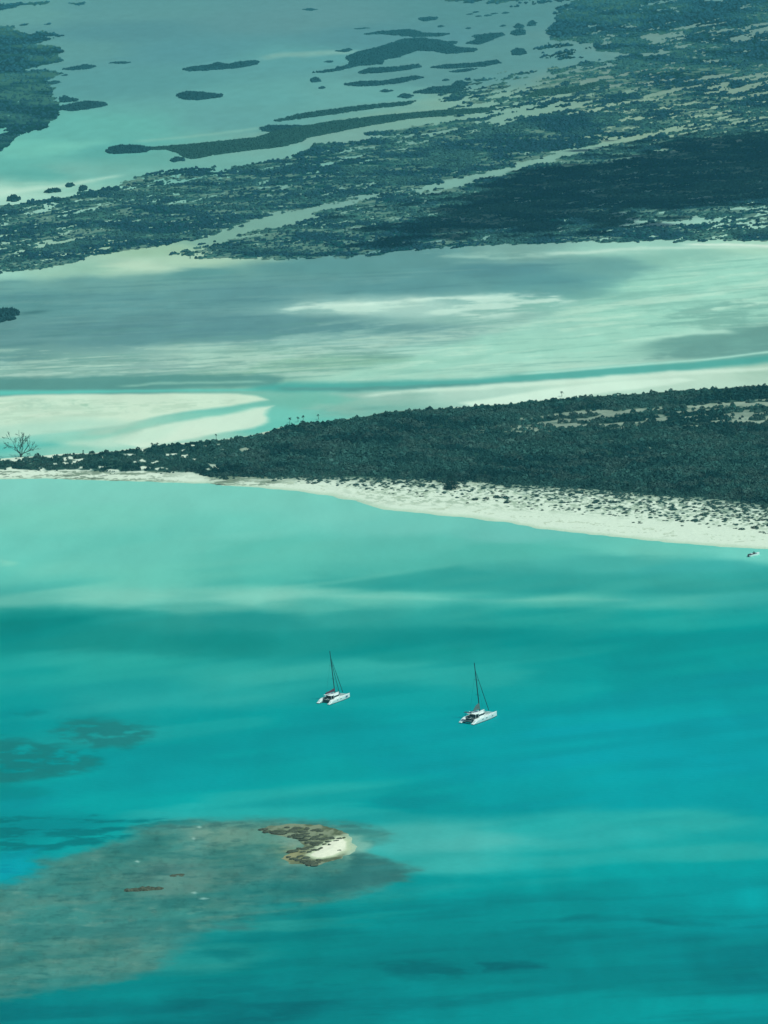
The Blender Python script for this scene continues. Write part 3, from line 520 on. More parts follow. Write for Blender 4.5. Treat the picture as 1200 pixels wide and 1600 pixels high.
def build_scrub():
    N = 86000; u = RNG.uniform(-60, 1300, N); v = RNG.uniform(600, 850, N)
    dn = near_density(u, v); a, b = uv2ab(u, v)
    keep = RNG.uniform(0, 1, N) < dn * np.where(v > itp(FRONT, u) + 3, .95, .62)
    u, v = u[keep], v[keep]; x, y, z = isle_pt(u, v)
    ok = z > .5; u, v, x, y, z = u[ok], v[ok], x[ok], y[ok], z[ok]
    n = len(x); belt = sst(-4, 6, v - itp(FRONT, u)); left = 1 - sst(280, 460, u)
    r = RNG.uniform(.6, 1.5, n) * np.where(RNG.uniform(0, 1, n) > .93, 2.0, 1) * (1 - .38 * belt) * (1 - .30 * left)
    h = np.minimum(r, 2.0) * RNG.uniform(.7, 1.4, n) * (1 - .40 * belt) + .6 * (1 - belt) * (1 - .15 * left)
    tall = RNG.uniform(0, 1, n) > .97; h[tall & (belt < .2)] *= 1.35
    g = fbs(u / 90, v / 16, 420, 4); g2 = fbs(u / 40, v / 7, 421, 4)
    base = np.array((.008, .050, .050)) + (np.array((.038, .112, .096)) - (.008, .048, .048)) * sst(.36, .64, g)[:, None]
    br = sst(.50, .64, g2) * .6
    base = base + (np.array((.070, .125, .105)) - base) * br[:, None]
    base = base + (np.array((.040, .085, .072)) - base) * (belt * .7)[:, None]
    ring = sst(-22, -8, v - itp(FRONT, u)) * (1 - sst(-3, 2, v - itp(FRONT, u)))
    base = base * (1 - .15 * ring)[:, None]
    tag(scatter('coastal_scrub', x, y, z - .1, r, h, base, jit=.24), 'dense dark green scrub covering the near island behind its white beach', 'scrub', kind='stuff')
build_scrub()

# ------------------------------------------------------------------ separate shrubs on the beach
def build_beach_shrubs():
    pts = []; rng = np.random.default_rng(31)
    fixed = [(1097,805,6),(976,802,6),(953,804,5),(1018,801,5),(1180,825,7),(1192,813,6),(1124,822,4),(1064,815,4),(1093,819,3),(1150,826,3),(743,781,7),(760,779,6),(793,785,6),(840,783,4),(868,790,4),(905,795,4),(925,798,4),(995,809,3),(1025,809,3),(1045,810,4),(782,768,5),(822,766,6),(770,771,4),(660,772,3),(640,769,3),(630,760,4),(600,761,3),(580,756,3),(1117,806,4),(1131,815,4),(1170,815,3),(875,771,4),(900,778,4)]
    pts += fixed
    while len(pts) < 120:
        u = rng.uniform(560, 1210); t = rng.uniform(.45, 1.0)
        bw = np.interp(u, [480, 600, 750, 900, 1050, 1200], [12, 24, 38, 42, 50, 48])
        pts.append((u, float(itp(FRONT, u)) + bw * t, rng.uniform(1.8, 3.6)))
    protos = []
    for k in range(5):
        pv, pf = leaf_proto(rng, 44, .34, .8); col = np.repeat(np.array((.050, .085, .068)) * rng.uniform(.7, 1.3, (len(pf), 1)), 4, axis=0)
        protos.append(mesh_np('beach_shrub', pv, pf, M['leaf'], col))
    first = [True] * 5
    for i, (u, v, r) in enumerate(pts):
        k = i % 5; p = protos[k]; o = p if first[k] else p.copy()
        if not first[k]: COL.objects.link(o)
        first[k] = False
        x, y, z = isle_pt(np.array([float(u)]), np.array([float(v)])); s = r / 3.1 * .7
        o.location = (x[0], y[0], z[0] - .08); o.rotation_euler = (0, 0, rng.uniform(0, 6)); o.scale = (s * rng.uniform(1, 1.5), s, s * rng.uniform(.55, .85))
        tag(o, 'low dark shrub scattered on the white sand behind the beach', 'shrub', 'low shrubs scattered on the back of the beach')
build_beach_shrubs()

# ------------------------------------------------------------------ generic solid builder
class MB:
    def __init__(s): s.v = []; s.f = []
    def add(s, V, F):
        o = len(s.v); s.v += [tuple(map(float, p)) for p in V]; s.f += [tuple(i + o for i in f) for f in F]; return s
    def box(s, x0, x1, y0, y1, z0, z1, tx=0, ty=0):
        return s.add([(x0, y0, z0), (x1, y0, z0), (x1, y1, z0), (x0, y1, z0), (x0 + tx, y0 + ty, z1), (x1 - tx, y0 + ty, z1), (x1 - tx, y1 - ty, z1), (x0 + tx, y1 - ty, z1)],
                     [(3, 2, 1, 0), (4, 5, 6, 7), (0, 1, 5, 4), (1, 2, 6, 5), (2, 3, 7, 6), (3, 0, 4, 7)])
    def tube(s, pts, rad, n=6, flat=1.0):
        pts = [Vector(p) for p in pts]; rad = rad if hasattr(rad, '__len__') else [rad] * len(pts); rings = []
        for i, p in enumerate(pts):
            d = (pts[min(i + 1, len(pts) - 1)] - pts[max(i - 1, 0)]).normalized()
            a = d.cross(Vector((0, 0, 1)) if abs(d.z) < .9 else Vector((1, 0, 0))).normalized(); b = d.cross(a)
            rings.append([p + (a * math.cos(t) + b * math.sin(t) * flat) * rad[i] for t in [2 * math.pi * k / n for k in range(n)]])
        F = [(i * n + k, i * n + (k + 1) % n, (i + 1) * n + (k + 1) % n, (i + 1) * n + k) for i in range(len(pts) - 1) for k in range(n)]
        F += [tuple(range(n))[::-1], tuple(range((len(pts) - 1) * n, len(pts) * n))]
        return s.add([q for r in rings for q in r], F)
    def loft(s, rings, caps=True, closed=True):
        n = len(rings[0]); K = n if closed else n - 1
        F = [(i * n + k, (i + 1) * n + k, (i + 1) * n + (k + 1) % n, i * n + (k + 1) % n) for i in range(len(rings) - 1) for k in range(K)]
        if caps: F += [tuple(range(n)), tuple(range((len(rings) - 1) * n, len(rings) * n))[::-1]]
        return s.add([q for r in rings for q in r], F)
    def build(s, name, m, parent=None, smooth=False, bevel=0, loc=None):
        me = bpy.data.meshes.new(name); me.from_pydata(s.v, [], s.f); me.update()
        me.materials.append(m)
        if smooth: me.polygons.foreach_set('use_smooth', [True] * len(me.polygons))
        o = bpy.data.objects.new(name, me); COL.objects.link(o)
        if parent: o.parent = parent
        if loc is not None: o.location = loc
        if bevel:
            b = o.modifiers.new('edge', 'BEVEL'); b.width = bevel; b.segments = 2; b.limit_method = 'ANGLE'
        return o
def surf(u, v):
    x, y, z = isle_pt(np.array([float(u)]), np.array([float(v)])); return Vector((x[0], y[0], max(z[0], .3)))

# ------------------------------------------------------------------ bare tree on the tip
def grow(mb, rng, p, d, L, r, depth, up):
    pts = [p.copy()]; rr = [r]; n = 4
    for i in range(n):
        d = (d + Vector((rng.normal() * .13, rng.normal() * .13, rng.normal() * .08 + up))).normalized()
        p = p + d * L / n; pts.append(p.copy()); rr.append(max(r * (1 - .45 * (i + 1) / n), .07))
    mb.tube(pts, rr, 5)
    if depth <= 0: return
    for k in range(int(rng.integers(2, 4))):
        j = int(rng.integers(2, n + 1)) if k else n
        ax = Vector(rng.normal(size=3)).normalized(); nd = (d + ax * rng.uniform(.35, .75)).normalized()
        grow(mb, rng, pts[j], nd, L * rng.uniform(.58, .82), rr[j] * .8, depth - 1, up)
def build_bare_tree():
    b = surf(33, 714); t = empty('bare_tree', b)
    tag(t, 'leafless grey tree with fanned bare branches on the tip of the near island', 'tree')
    rng = np.random.default_rng(12)
    tr = MB(); tr.tube([(0, 0, -.4), (-.2, 0, .8), (-.45, 0, 1.8)], [.55, .45, .36], 7); tr.tube([(.1, 0, .2), (.6, .1, 1.0), (1.3, .2, 1.7)], [.30, .24, .18], 6); tr.build('trunk', M['bark'], t)
    for (p, d, L, r) in (((-.45, 0, 1.7), (-.62, .1, .75), 4.9, .22), ((-.3, 0, 1.5), (-.12, -.2, 1), 4.6, .20), ((-.45, 0, 1.7), (-1.0, .3, .55), 4.4, .15), ((1.2, .2, 1.6), (.55, .2, .8), 3.6, .17), ((1.2, .2, 1.6), (1.0, -.2, .55), 4.0, .17), ((.6, .1, 1.0), (.15, .4, 1), 4.2, .16), ((1.2, .2, 1.5), (.9, .4, .15), 2.6, .12), ((.2, 0, 1.), (.3, -.3, .8), 3.0, .13)):
        mb = MB(); grow(mb, rng, Vector(p), Vector(d).normalized(), L, r * 1.3, 4 if L > 4 else 3, .02); mb.build('branch', M['bark'], t)
build_bare_tree()

# ------------------------------------------------------------------ small palms against the lagoon
def palm_head(rng, n=16, L=1.25):
    mb = MB()
    for k in range(n):
        a = rng.uniform(0, 6.283); e = rng.uniform(-.5, 1.1); d = Vector((math.cos(a) * math.cos(e), math.sin(a) * math.cos(e), math.sin(e)))
        s = d.cross(Vector((0, 0, 1))).normalized(); ln = L * rng.uniform(.75, 1.1); q = [Vector((0, 0, 0))]
        m1 = d * ln * .55; tip = d * ln + Vector((0, 0, -.25))
        for w in (-.5, -.25, 0, .25, .5):
            b = (tip + s * w * ln * .9 - d * abs(w) * ln * .4); c = m1 + s * w * .5 * ln
            mb.add([q[0], c + s * .09, b, c - s * .09], [(0, 1, 2, 3)])
    return mb
def build_palms():
    rng = np.random.default_rng(5)
    L = [(237,697,2.0,1.0,'taller left one of the pair of small palms behind the left end of the scrub'),
         (246,697,1.7,.9,'shorter right one of the pair of small palms behind the left end of the scrub'),
         (338,684,2.1,1.0,'lone small palm in front of the right end of the white sand bar'),
         (130,708,1.9,.7,'lone low palm nearest the bare tree'),
         (453,668,1.9,1.6,'bushy topped palm on the ridge above the teal channel mouth'),
         (466,667,2.1,1.2,'leftmost of the three thin palms in a row on the ridge'),
         (474,667,2.4,1.2,'middle one of the three thin palms in a row on the ridge'),
         (498,660,2.1,1.0,'rightmost of the three thin palms in a row on the ridge'),
         (878,617,2.1,1.5,'tall palm on the ridge in front of the pale sand strip')]
    for (u, v, h, r, lab) in L:
        b = surf(u, float(itp(SIL, u)) + 5); t = empty('palm_tree', b); tag(t, lab, 'palm', 'small palms standing above the ridge')
        lx = rng.uniform(-.25, .25); MB().tube([(0, 0, -.3), (lx * .3, 0, h * .5), (lx, 0, h)], [.14, .11, .11], 6).build('trunk', M['palmbark'], t)
        mb = palm_head(rng, 16, r); V = np.array(mb.v) + (lx, 0, h); F = np.array(mb.f)
        mesh_np('frond_crown', V, F, M['leaf'], np.tile((.018, .055, .045), (len(V), 1)), parent=t)
build_palms()

# ------------------------------------------------------------------ feathery tree at the edge of the beach
def build_edge_tree():
    b = surf(706, 764); t = empty('casuarina_tree', b); rng = np.random.default_rng(3)
    tag(t, 'wispy feathery tree rising alone at the edge of the beach', 'tree')
    tr = MB(); tr.tube([(0, 0, -.3), (.1, 0, 3), (.05, 0, 6.5), (0, 0, 9.0)], [.28, .2, .12, .05], 6)
    for k in range(14):
        a = rng.uniform(0, 6.28); z0 = rng.uniform(1.0, 7.0); L = (9.5 - z0) * .38
        tr.tube([(0, 0, z0), (math.cos(a) * L * .6, math.sin(a) * L * .6, z0 + .8), (math.cos(a) * L, math.sin(a) * L, z0 + 1.7)], [.07, .05, .03], 4)
    tr.build('trunk', M['bark'], t)
    n = 2600; z0 = rng.beta(1.0, 2.2, n) * 9.2; R0 = 4.6 * (1 - z0 / 9.6) ** 1.1 * rng.uniform(.15, 1, n) ** .6; a = rng.uniform(0, 6.28, n)
    c = np.stack([R0 * np.cos(a), R0 * np.sin(a), z0 * .98 + .2], -1); s = rng.uniform(.12, .34, n)[:, None]
    tt = rng.normal(size=(n, 3)); tt[:, 2] = np.abs(tt[:, 2]) + .3; tt /= np.linalg.norm(tt, axis=1)[:, None]; bb = np.cross(tt, rng.normal(size=(n, 3))); bb /= np.linalg.norm(bb, axis=1)[:, None]
    V = np.stack([c - tt * s * 1.5, c + bb * s * .4, c + tt * s * 1.5, c - bb * s * .4], 1).reshape(-1, 3)
    col = np.repeat(np.array((.018, .060, .054)) * rng.uniform(.6, 1.5, (n, 1)), 4, axis=0)
    mesh_np('crown', V, np.arange(4 * n).reshape(n, 4), M['leaf'], col, parent=t)
build_edge_tree()

# ------------------------------------------------------------------ rocks
def rock_mesh(rng, lumps=5, sub=1):
    """eroded slab: several flattened jittered lumps fused in one outline"""
    mb = MB()
    for k in range(lumps):
        c = np.array([rng.uniform(-.6, .6), rng.uniform(-.45, .45), rng.uniform(0, .25)]); s = rng.uniform(.3, .62)
        V = ICO_V * rng.uniform(.72, 1.2, (12, 1)) * (s * rng.uniform(.9, 1.5), s, s * rng.uniform(.5, .9)) + c
        mb.add(V, ICO_F)
    return mb
ORD = ['', 'first', 'second', 'third', 'fourth', 'fifth', 'sixth', 'seventh', 'eighth', 'ninth', 'tenth', 'eleventh', 'twelfth', 'thirteenth', 'fourteenth', 'fifteenth', 'sixteenth']
def build_ledges():
    rng = np.random.default_rng(77); ms = []
    spots = [(10,745,3.2),(32,744,2.2),(52,746,2.0),(75,741,2.6),(92,747,2.6),(104,743,3.4),(118,747,2.4),(132,744,3.6),(150,747,2.8),(165,743,3.2),(180,748,2.0),(196,745,2.2),(214,743,1.6),(322,747,2.4),(336,749,3.6),(352,752,3.0),(368,750,3.4),(388,752,3.0),(402,751,2.2),(345,757,3.2),(420,754,1.6),(0,740,2.6),(20,739,2.0)]
    protos = [rock_mesh(rng).build('beach_rock', M['brock']) for _ in range(5)]; first = [True] * 5
    for i, (u, v, r) in enumerate(spots):
        k = i % 5; o = protos[k] if first[k] else protos[k].copy()
        if not first[k]: COL.objects.link(o)
        first[k] = False
        p = surf(u, v); o.location = p - Vector((0, 0, .08)); o.scale = (r * .8, r * .45, .42 * rng.uniform(.6, 1.1)); o.rotation_euler = (0, 0, rng.uniform(-.35, .35))
        n_ = 1 + sum(1 for q in spots if (q[0] < 260) == (u < 260) and q[0] < u); od = ORD[n_]
        if u < 260: tag(o, od + ' flat grey beachrock slab from the left along the waterline below the bare tree', 'rock', 'beachrock slabs below the bare tree')
        else: tag(o, od + ' dark flat beachrock slab from the left where the wide white beach begins', 'rock', 'beachrock slabs at the start of the beach')
build_ledges()

# ------------------------------------------------------------------ the small cay on the reef
def build_cay():
    S = [(484,1337),(493,1331),(500,1324),(510,1318),(520,1314),(528,1308),(536,1309),(543,1313),(545,1320),(541,1327),(532,1333),(521,1337),(508,1340),(496,1341)]
    B_ = [(404,1298),(420,1289),(460,1286),(500,1289),(530,1295),(552,1305),(562,1318),(556,1330),(535,1342),(505,1352),(480,1355),(452,1350),(436,1342),(450,1330),(470,1322),(455,1310),(425,1306)]
    Bw = np.array([uv2w(u, v) for u, v in B_]).reshape(-1, 2); Sw = np.array([uv2w(u, v) for u, v in S]).reshape(-1, 2)
    x0, y0 = Bw.min(0) - 4; x1, y1 = Bw.max(0) + 4
    X, Y = np.meshgrid(np.arange(x0, x1, .28), np.arange(y0, y1, .5)); wob = (fbm(X / 4, Y / 6, 501, 3) - .5) * 3.5
    d = psd(Bw, X, Y) + wob; ds = psd(Sw, X, Y) + wob * .8
    Z = np.where(d > 0, .22 * (1 - np.exp(-np.maximum(d, 0) / 3.0)), d * .1) + .35 * sst(-1, 5, ds) - .06
    U, V = w2uv(X, Y, Z); A, B = uv2ab(U, V)
    C = np.empty(X.shape + (3,)); C[:] = (124, 146, 122)
    t = fbm(X / 3, Y / 5, 502, 4); C += (np.array((86, 108, 86)) - C) * sst(.4, .62, t)[..., None]
    C += (np.array((160, 160, 112)) - C) * (np.exp(-((U - 450) / 28) ** 2 - ((V - 1335) / 12) ** 2) * .8)[..., None]
    C += (np.array((112, 142, 122)) - C) * (1 - sst(400, 500, U))[..., None] * .5
    C += (np.array((158, 196, 170)) - C) * (sst(528, 548, U) * (V > 1303))[..., None]
    C += (np.array((178, 205, 172)) - C) * sst(-2.5, -.3, ds)[..., None]
    C += (np.array((222, 238, 214)) - C) * sst(-.4, .9, ds)[..., None]
    al = albedo(C, B); n, m = X.shape; idx = np.arange(n * m).reshape(n, m)
    Q = np.stack([idx[:-1, :-1], idx[:-1, 1:], idx[1:, 1:], idx[1:, :-1]], -1).reshape(-1, 4); Q = Q[(Z.ravel()[Q] > -.12).any(1)]
    use = np.unique(Q); re = np.zeros(n * m, int); re[use] = np.arange(len(use))
    tag(mesh_np('sand_cay', np.stack([X, Y, Z], -1).reshape(-1, 3)[use], re[Q], M['sand'], al.reshape(-1, 3)[use], smooth=True), kind='structure')
    rng = np.random.default_rng(9); protos = [rock_mesh(rng, 6).build('rock', M['rock']) for _ in range(7)]; first = [True] * 7
    def put(u, v, r, hz, lab, grp, k=[0]):
        i = k[0] % 7; k[0] += 1; o = protos[i] if first[i] else protos[i].copy()
        if not first[i]: COL.objects.link(o)
        first[i] = False
        p = P(u, v, .3); o.location = p - Vector((0, 0, .15)); o.scale = (r, r * rng.uniform(.7, 1.1), hz); o.rotation_euler = (0, 0, rng.uniform(-.5, .5)); tag(o, lab, 'rock', grp)
    A1 = [(410,1296,1.6),(418,1298,1.3),(428,1299,1.2),(438,1300,1.6),(447,1299,1.2),(455,1298,1.2),(463,1300,1.2),(449,1292,.9),(472,1300,1.6),(474,1303,1.2),(466,1294,1.0),(481,1293,1.0),(479,1296,.9),(492,1297,1.0),(498,1298,.8),(453,1306,.7),(460,1304,1.0),(468,1308,1.3),(478,1307,1.5),(487,1310,1.3),(494,1306,1.2),(500,1310,.9),(482,1315,1.3),(493,1316,1.2),(475,1312,1.1),(503,1304,.8),(508,1310,1.1),(516,1308,1.0),(523,1314,.9),(512,1315,.9),(505,1319,.7),(496,1320,.9),(520,1311,.8),(530,1310,.7),(500,1325,.8),(490,1327,.9),(515,1320,.6),(538,1308,.6)]
    for (u, v, r) in A1: put(u + rng.uniform(-2, 2), v + rng.uniform(-1, 1), r * rng.uniform(1.0, 1.9), rng.uniform(.45, .95), 'jagged olive brown rock in the long cluster on the upper side of the white cay', 'rocks on the upper side of the cay')
    A2 = [(458,1330,1.2),(466,1326,1.0),(474,1325,1.2),(484,1324,1.0),(458,1342,1.1),(466,1344,1.4),(476,1345,1.7),(486,1346,1.8),(494,1347,1.5),(478,1339,1.2),(468,1337,1.0),(488,1350,1.4),(452,1338,.8),(472,1331,1.0),(482,1331,.8),(498,1344,1.0)]
    for (u, v, r) in A2: put(u + rng.uniform(-2, 2), v + rng.uniform(-1, 1), r * rng.uniform(1.0, 1.8), rng.uniform(.45, .9), 'jagged olive brown rock in the cluster on the lower left side of the white cay', 'rocks on the lower left side of the cay')
    put(509, 1332, 1.2, .35, 'larger of the two flat rocks lying alone on the white sand of the cay', None)
    put(529, 1328, .9, .35, 'smaller right one of the two flat rocks on the white sand of the cay', None)
    r2 = rng
    def outcrop(u, v, L, W, n, hz, lab):
        mb = MB()
        for k in range(n):
            t = rng.uniform(-1, 1); c = np.array([t * L, rng.uniform(-W, W) * (1 - .5 * abs(t)), -.1]); s = rng.uniform(.6, 1.3)
            mb.add(ICO_V * rng.uniform(.7, 1.2, (12, 1)) * (s * 1.5, s, hz * rng.uniform(.6, 1)) + c, ICO_F)
        o = mb.build('rock_outcrop', M['rock']); o.location = P(u, v, 0); tag(o, lab, 'rock')
    outcrop(222, 1390, 5.2, 1.6, 34, .75, 'long dark rock ledge alone in the middle of the reef flat')
    outcrop(278, 1368, 1.9, 1.6, 10, .35, 'small brown rock patch barely above water right of the long dark ledge')
build_cay()

# ================================================================== far land
FU, FV = np.arange(-200, 1401, 1.0), np.arange(-110, 446, 1.0)
def build_far():
    U, V = np.meshgrid(FU, FV); Fd = Field.__new__(Field); Fd.u, Fd.v = U, V
    Fd.n1 = fbs(U / 70, V / 9, 111, 3) - .5; Fd.n2 = fbs(U / 60 + 40, V / 12, 112, 3) - .5
    Fd.f1 = fbs(U / 9, V / 3, 121, 3) - .5; Fd.f2 = fbs(U / 12 + 9, V / 3.5, 122, 3) - .5
    mk = lambda pts, soft=1.5, warp=.35, fine=.55, ax=.35: Fd.mask(pts, soft, warp, fine, ax)
    D = np.zeros(U.shape)
    def put(pts, d, **k): nonlocal D; m = mk(pts, **k); D = np.maximum(D, m * d)
    def cut(pts, d, **k): nonlocal D; m = mk(pts, **k); D = D * (1 - m * d)
    def lim(pts, d, **k): nonlocal D; m = mk(pts, **k); D = np.where(D > d, D + (d - D) * m, D)
    main = [(-200,335),(-60,326),(0,322),(50,315),(100,306),(140,297),(175,290),(200,281),(240,268),(320,262),(420,252),(455,246),(475,232),(500,224),(540,223),(600,215),(660,212),(720,200),(760,190),(800,185),(850,176),(900,168),(960,162),(1000,156),(1100,146),(1200,135),(1400,115),(1400,374),(1200,375),(1000,376),(850,379),(700,386),(620,391),(560,398),(480,403),(400,405),(330,404),(300,402),(240,398),(190,392),(150,394),(130,402),(100,411),(60,418),(30,422),(0,426),(-200,442)]
    put(main, .89, soft=2)
    # open flats and channels
    cut([(640,304),(652,296),(700,282),(760,268),(830,250),(880,237),(950,220),(1010,207),(1060,198),(1010,216),(940,230),(850,255),(790,274),(740,285),(700,294)], .97, soft=2, fine=.8)
    lim([(860,235),(960,213),(1060,192),(1200,165),(1400,140),(1400,180),(1250,190),(1180,200),(1060,205),(1000,222),(900,245),(820,262),(760,282),(720,286),(780,262)], .52, soft=4)
    cut([(405,344),(430,333),(500,320),(560,307),(598,301),(590,309),(530,322),(500,330),(480,337),(430,345),(400,352)], .95, soft=2, fine=.8)
    cut([(120,412),(150,396),(200,390),(250,381),(300,372),(350,358),(400,344),(440,342),(500,334),(505,338),(470,346),(420,358),(340,376),(290,392),(250,403),(200,412)], .96, soft=2.5, fine=.7)
    lim([(560,296),(620,300),(700,296),(690,302),(620,318),(560,322),(500,334),(440,352),(400,366),(340,392),(320,402),(260,402),(330,376),(420,350),(500,328)], .62, soft=4)
    lim([(860,375),(900,362),(960,354),(1010,344),(1060,338),(1100,326),(1200,322),(1400,315),(1400,352),(1200,357),(1100,360),(1040,357),(960,362),(900,370)], .50, soft=3)
    cut([(1000,350),(1060,342),(1100,344),(1150,348),(1120,354),(1040,352)], .6, soft=3)
    lim([(-200,355),(0,335),(80,322),(150,312),(160,330),(120,350),(160,345),(180,358),(130,372),(60,396),(0,402),(-200,420)], .66, soft=5)
    lim([(140,290),(200,276),(330,262),(420,254),(430,262),(330,278),(230,300),(170,306),(140,302)], .62, soft=4)
    lim([(270,302),(330,294),(430,276),(560,268),(600,274),(480,290),(380,304),(280,322)], .70, soft=4)
    lim([(500,250),(530,236),(570,238),(580,258),(550,264),(515,262)], .42, soft=4)
    lim([(480,226),(560,222),(700,214),(720,224),(620,236),(520,240)], .72, soft=4)
    lim([(120,392),(200,366),(280,350),(300,362),(220,384),(150,398)], .70, soft=4)
    cut([(820,158),(900,150),(1000,140),(1100,134),(1100,142),(1000,155),(900,170),(840,178),(700,194),(640,203),(560,214),(520,214),(640,192),(740,175)], .5, soft=3)
    for (x, y, a) in ((1102,251,12),(862,282,14),(935,300,12),(880,312,16),(1050,275,9),(960,330,18)): cut([(x-a,y+1),(x,y-2),(x+a,y-1),(x,y+2)], .7, soft=1, warp=.1, fine=.3)
    lim([(700,210),(760,192),(850,168),(1000,150),(1200,130),(1400,110),(1400,205),(1200,207),(1120,206),(1000,222),(940,228),(900,215),(840,200),(760,214),(700,225)], .66, soft=5)
    lim([(-200,340),(0,326),(200,285),(420,256),(520,240),(640,238),(600,262),(400,285),(200,320),(0,345),(-200,400)], .80, soft=5)
    # upper right mass and speckled flats
    put([(1400,-100),(1150,-100),(1000,-30),(900,-2),(865,18),(868,34),(850,45),(862,60),(930,68),(925,78),(990,84),(945,96),(1000,108),(1100,116),(1400,104)], .90, soft=2)
    lim([(985,58),(1050,42),(1100,34),(1200,30),(1400,26),(1400,58),(1200,62),(1130,76),(1100,82),(1060,74),(1000,64)], .50, soft=3)
    cut([(998,84),(1030,78),(1052,80),(1040,87),(1002,88)], .9, soft=1); cut([(936,70),(950,58),(962,60),(956,70)], .85, soft=1)
    cut([(996,56),(1030,50),(1042,62),(1018,68)], .8, soft=1); cut([(1080,-2),(1100,2),(1142,4),(1140,0)], .9, soft=1)
    put([(840,130),(900,98),(1000,95),(1100,100),(1200,96),(1400,88),(1400,150),(1200,150),(1100,152),(1000,160),(940,166),(900,160),(830,168),(760,176),(760,160)], .50, soft=6)
    put([(990,98),(1090,110),(1080,118),(1000,120),(940,116),(960,104)], .8, soft=4)
    put([(850,104),(900,106),(880,116),(860,118)], .7, soft=2)
    put([(690,146),(730,130),(800,120),(880,108),(900,125),(840,150),(760,172),(700,180)], .30, soft=6)
    put([(730,126),(780,112),(830,112),(820,124),(760,134)], .36, soft=5)
    put([(800,8),(900,0),(1000,-40),(860,-60),(640,-40),(690,-2),(760,6)], .62, soft=4)
    put([(830,75),(860,66),(930,72),(900,90),(850,95)], .22, soft=4)
    put([(700,215),(760,200),(840,185),(940,172),(1000,178),(900,215),(830,235),(760,255),(660,270),(560,285),(520,270),(600,240)], .97, soft=3)
    put([(560,208),(640,200),(700,190),(770,180),(760,190),(660,208),(600,214)], .85, soft=2)
    put([(810,196),(860,180),(930,166),(1000,160),(940,178),(860,196),(800,204)], .55, soft=3)
    # left cape
    put([(-200,38),(0,40),(22,42),(28,50),(56,54),(80,60),(60,66),(48,68),(92,72),(97,80),(86,88),(95,96),(66,102),(30,109),(80,109),(96,113),(80,118),(76,124),(70,130),(84,138),(84,150),(92,160),(93,172),(90,184),(76,192),(70,200),(48,206),(28,212),(22,220),(0,236),(-200,270)], .98, soft=1.5, fine=.4)
    cut([(-10,200),(8,200),(12,206),(0,210),(-30,212)], .9, soft=1.5); cut([(20,162),(28,158),(38,160),(30,164)], .7, soft=1); cut([(-60,182),(16,178),(16,180),(-60,186)], .8, soft=1)
    cut([(30,108),(60,103),(90,99),(80,103),(50,108)], .8, soft=.8, fine=.2)
    put([(40,53),(62,48),(86,49),(96,55),(60,57)], .8, soft=1); put([(15,38),(40,36),(64,37),(30,39)], .6, soft=.8); put([(70,36),(88,36),(86,39),(74,39)], .5, soft=.8)
    put([(-200,-10),(0,6),(40,3),(90,0),(60,6),(30,10),(0,14),(-200,24)], .92, soft=1.2); put([(90,4),(130,3),(148,5),(120,7)], .45, soft=1.2)
    put([(-200,-60),(400,-60),(300,-20),(100,-6),(-100,-8)], .55, soft=4)
    Nz = (fbs(U / 34, (V + .17 * U) / 2.8, 131, 5) - .5) * 2.5 + (fbs(U / 7, (V + .1 * U) / 1.6, 133, 2) - .5) * .9 + .5 + (fbs(U / 90 + (V * .2), V / 9, 132, 2) - .5) * .4
    cov = sst(-.07, .07, D - np.clip(Nz, -.02, .93)) * (D > .05)
    # ---- the ground below the scrub
    step = 1.0; A, B = np.meshgrid(np.arange(-170, 1371, 1.6), np.arange(-90, 450, 1.0)); X, Y = ab2w(A, B, .25); u, v = ab2uv(A, B)
    iu = np.clip((u + 200).astype(int), 0, len(FU) - 1); iv = np.clip((v + 110).astype(int), 0, len(FV) - 1)
    c = cov[iv, iu]; n, m = A.shape; idx = np.arange(n * m).reshape(n, m)
    Q = np.stack([idx[:-1, :-1], idx[1:, :-1], idx[1:, 1:], idx[:-1, 1:]], -1).reshape(-1, 4)
    inb = ((v > -108) & (v < 444)).ravel(); Q = Q[(c.ravel()[Q] > .2).sum(1) >= 2]; Q = Q[inb[Q].all(1)]
    C = np.empty(A.shape + (3,)); g = fbs(u / 80, v / 9, 141, 4)
    C[:] = (42, 100, 104); C += (np.array((60, 118, 114)) - C) * sst(.45, .65, g)[..., None]; C += (np.array((26, 86, 92)) - C) * sst(.5, .36, g)[..., None]
    C += (np.array((104, 146, 134)) - C) * (sst(.50, .62, fbs(u / 70, v / 6, 142, 4)) * sst(.40, .56, fbs(u / 24, (v + .15 * u) / 1.8, 143, 4)) * .8 * ((v > 100) & ((u > 130) | (v > 245))))[..., None]
    al = albedo(C, B); use = np.unique(Q); re = np.zeros(n * m, int); re[use] = np.arange(len(use))
    tag(mesh_np('far_coast_ground', np.stack([X, Y, 0 * X + .25], -1).reshape(-1, 3)[use], re[Q], M['marsh'], al.reshape(-1, 3)[use], smooth=True), kind='structure')
    # ---- canopy
    protos = [(ICO_V * RNG.uniform(.7, 1.2, (12, 1)), ICO_F) for _ in range(8)]
    def canopy(name, sel, lab, N, ddark):
        uu = RNG.uniform(-150, 1350, N); vv = RNG.uniform(-60, 440, N)
        cc = cov[(vv + 110).astype(int), (uu + 200).astype(int)] * (1 - .8 * sst(.50, .62, fbs(uu / 70, vv / 6, 142, 4)) * ((vv > 100) & ((uu > 130) | (vv > 245)))); k = (RNG.uniform(0, 1, N) < cc) & sel(uu, vv); uu, vv = uu[k], vv[k]
        x, y = uv2w(uu, vv, .3); s = pxm(uu, vv); nn = len(x); r = RNG.uniform(1.5, 3.6, nn) / s; hh = np.minimum(r * RNG.uniform(.7, 1.3, nn), 4.5)
        g = fbs(uu / 80, vv / 9, 141, 4) + (RNG.uniform(0, 1, nn) - .5) * .05
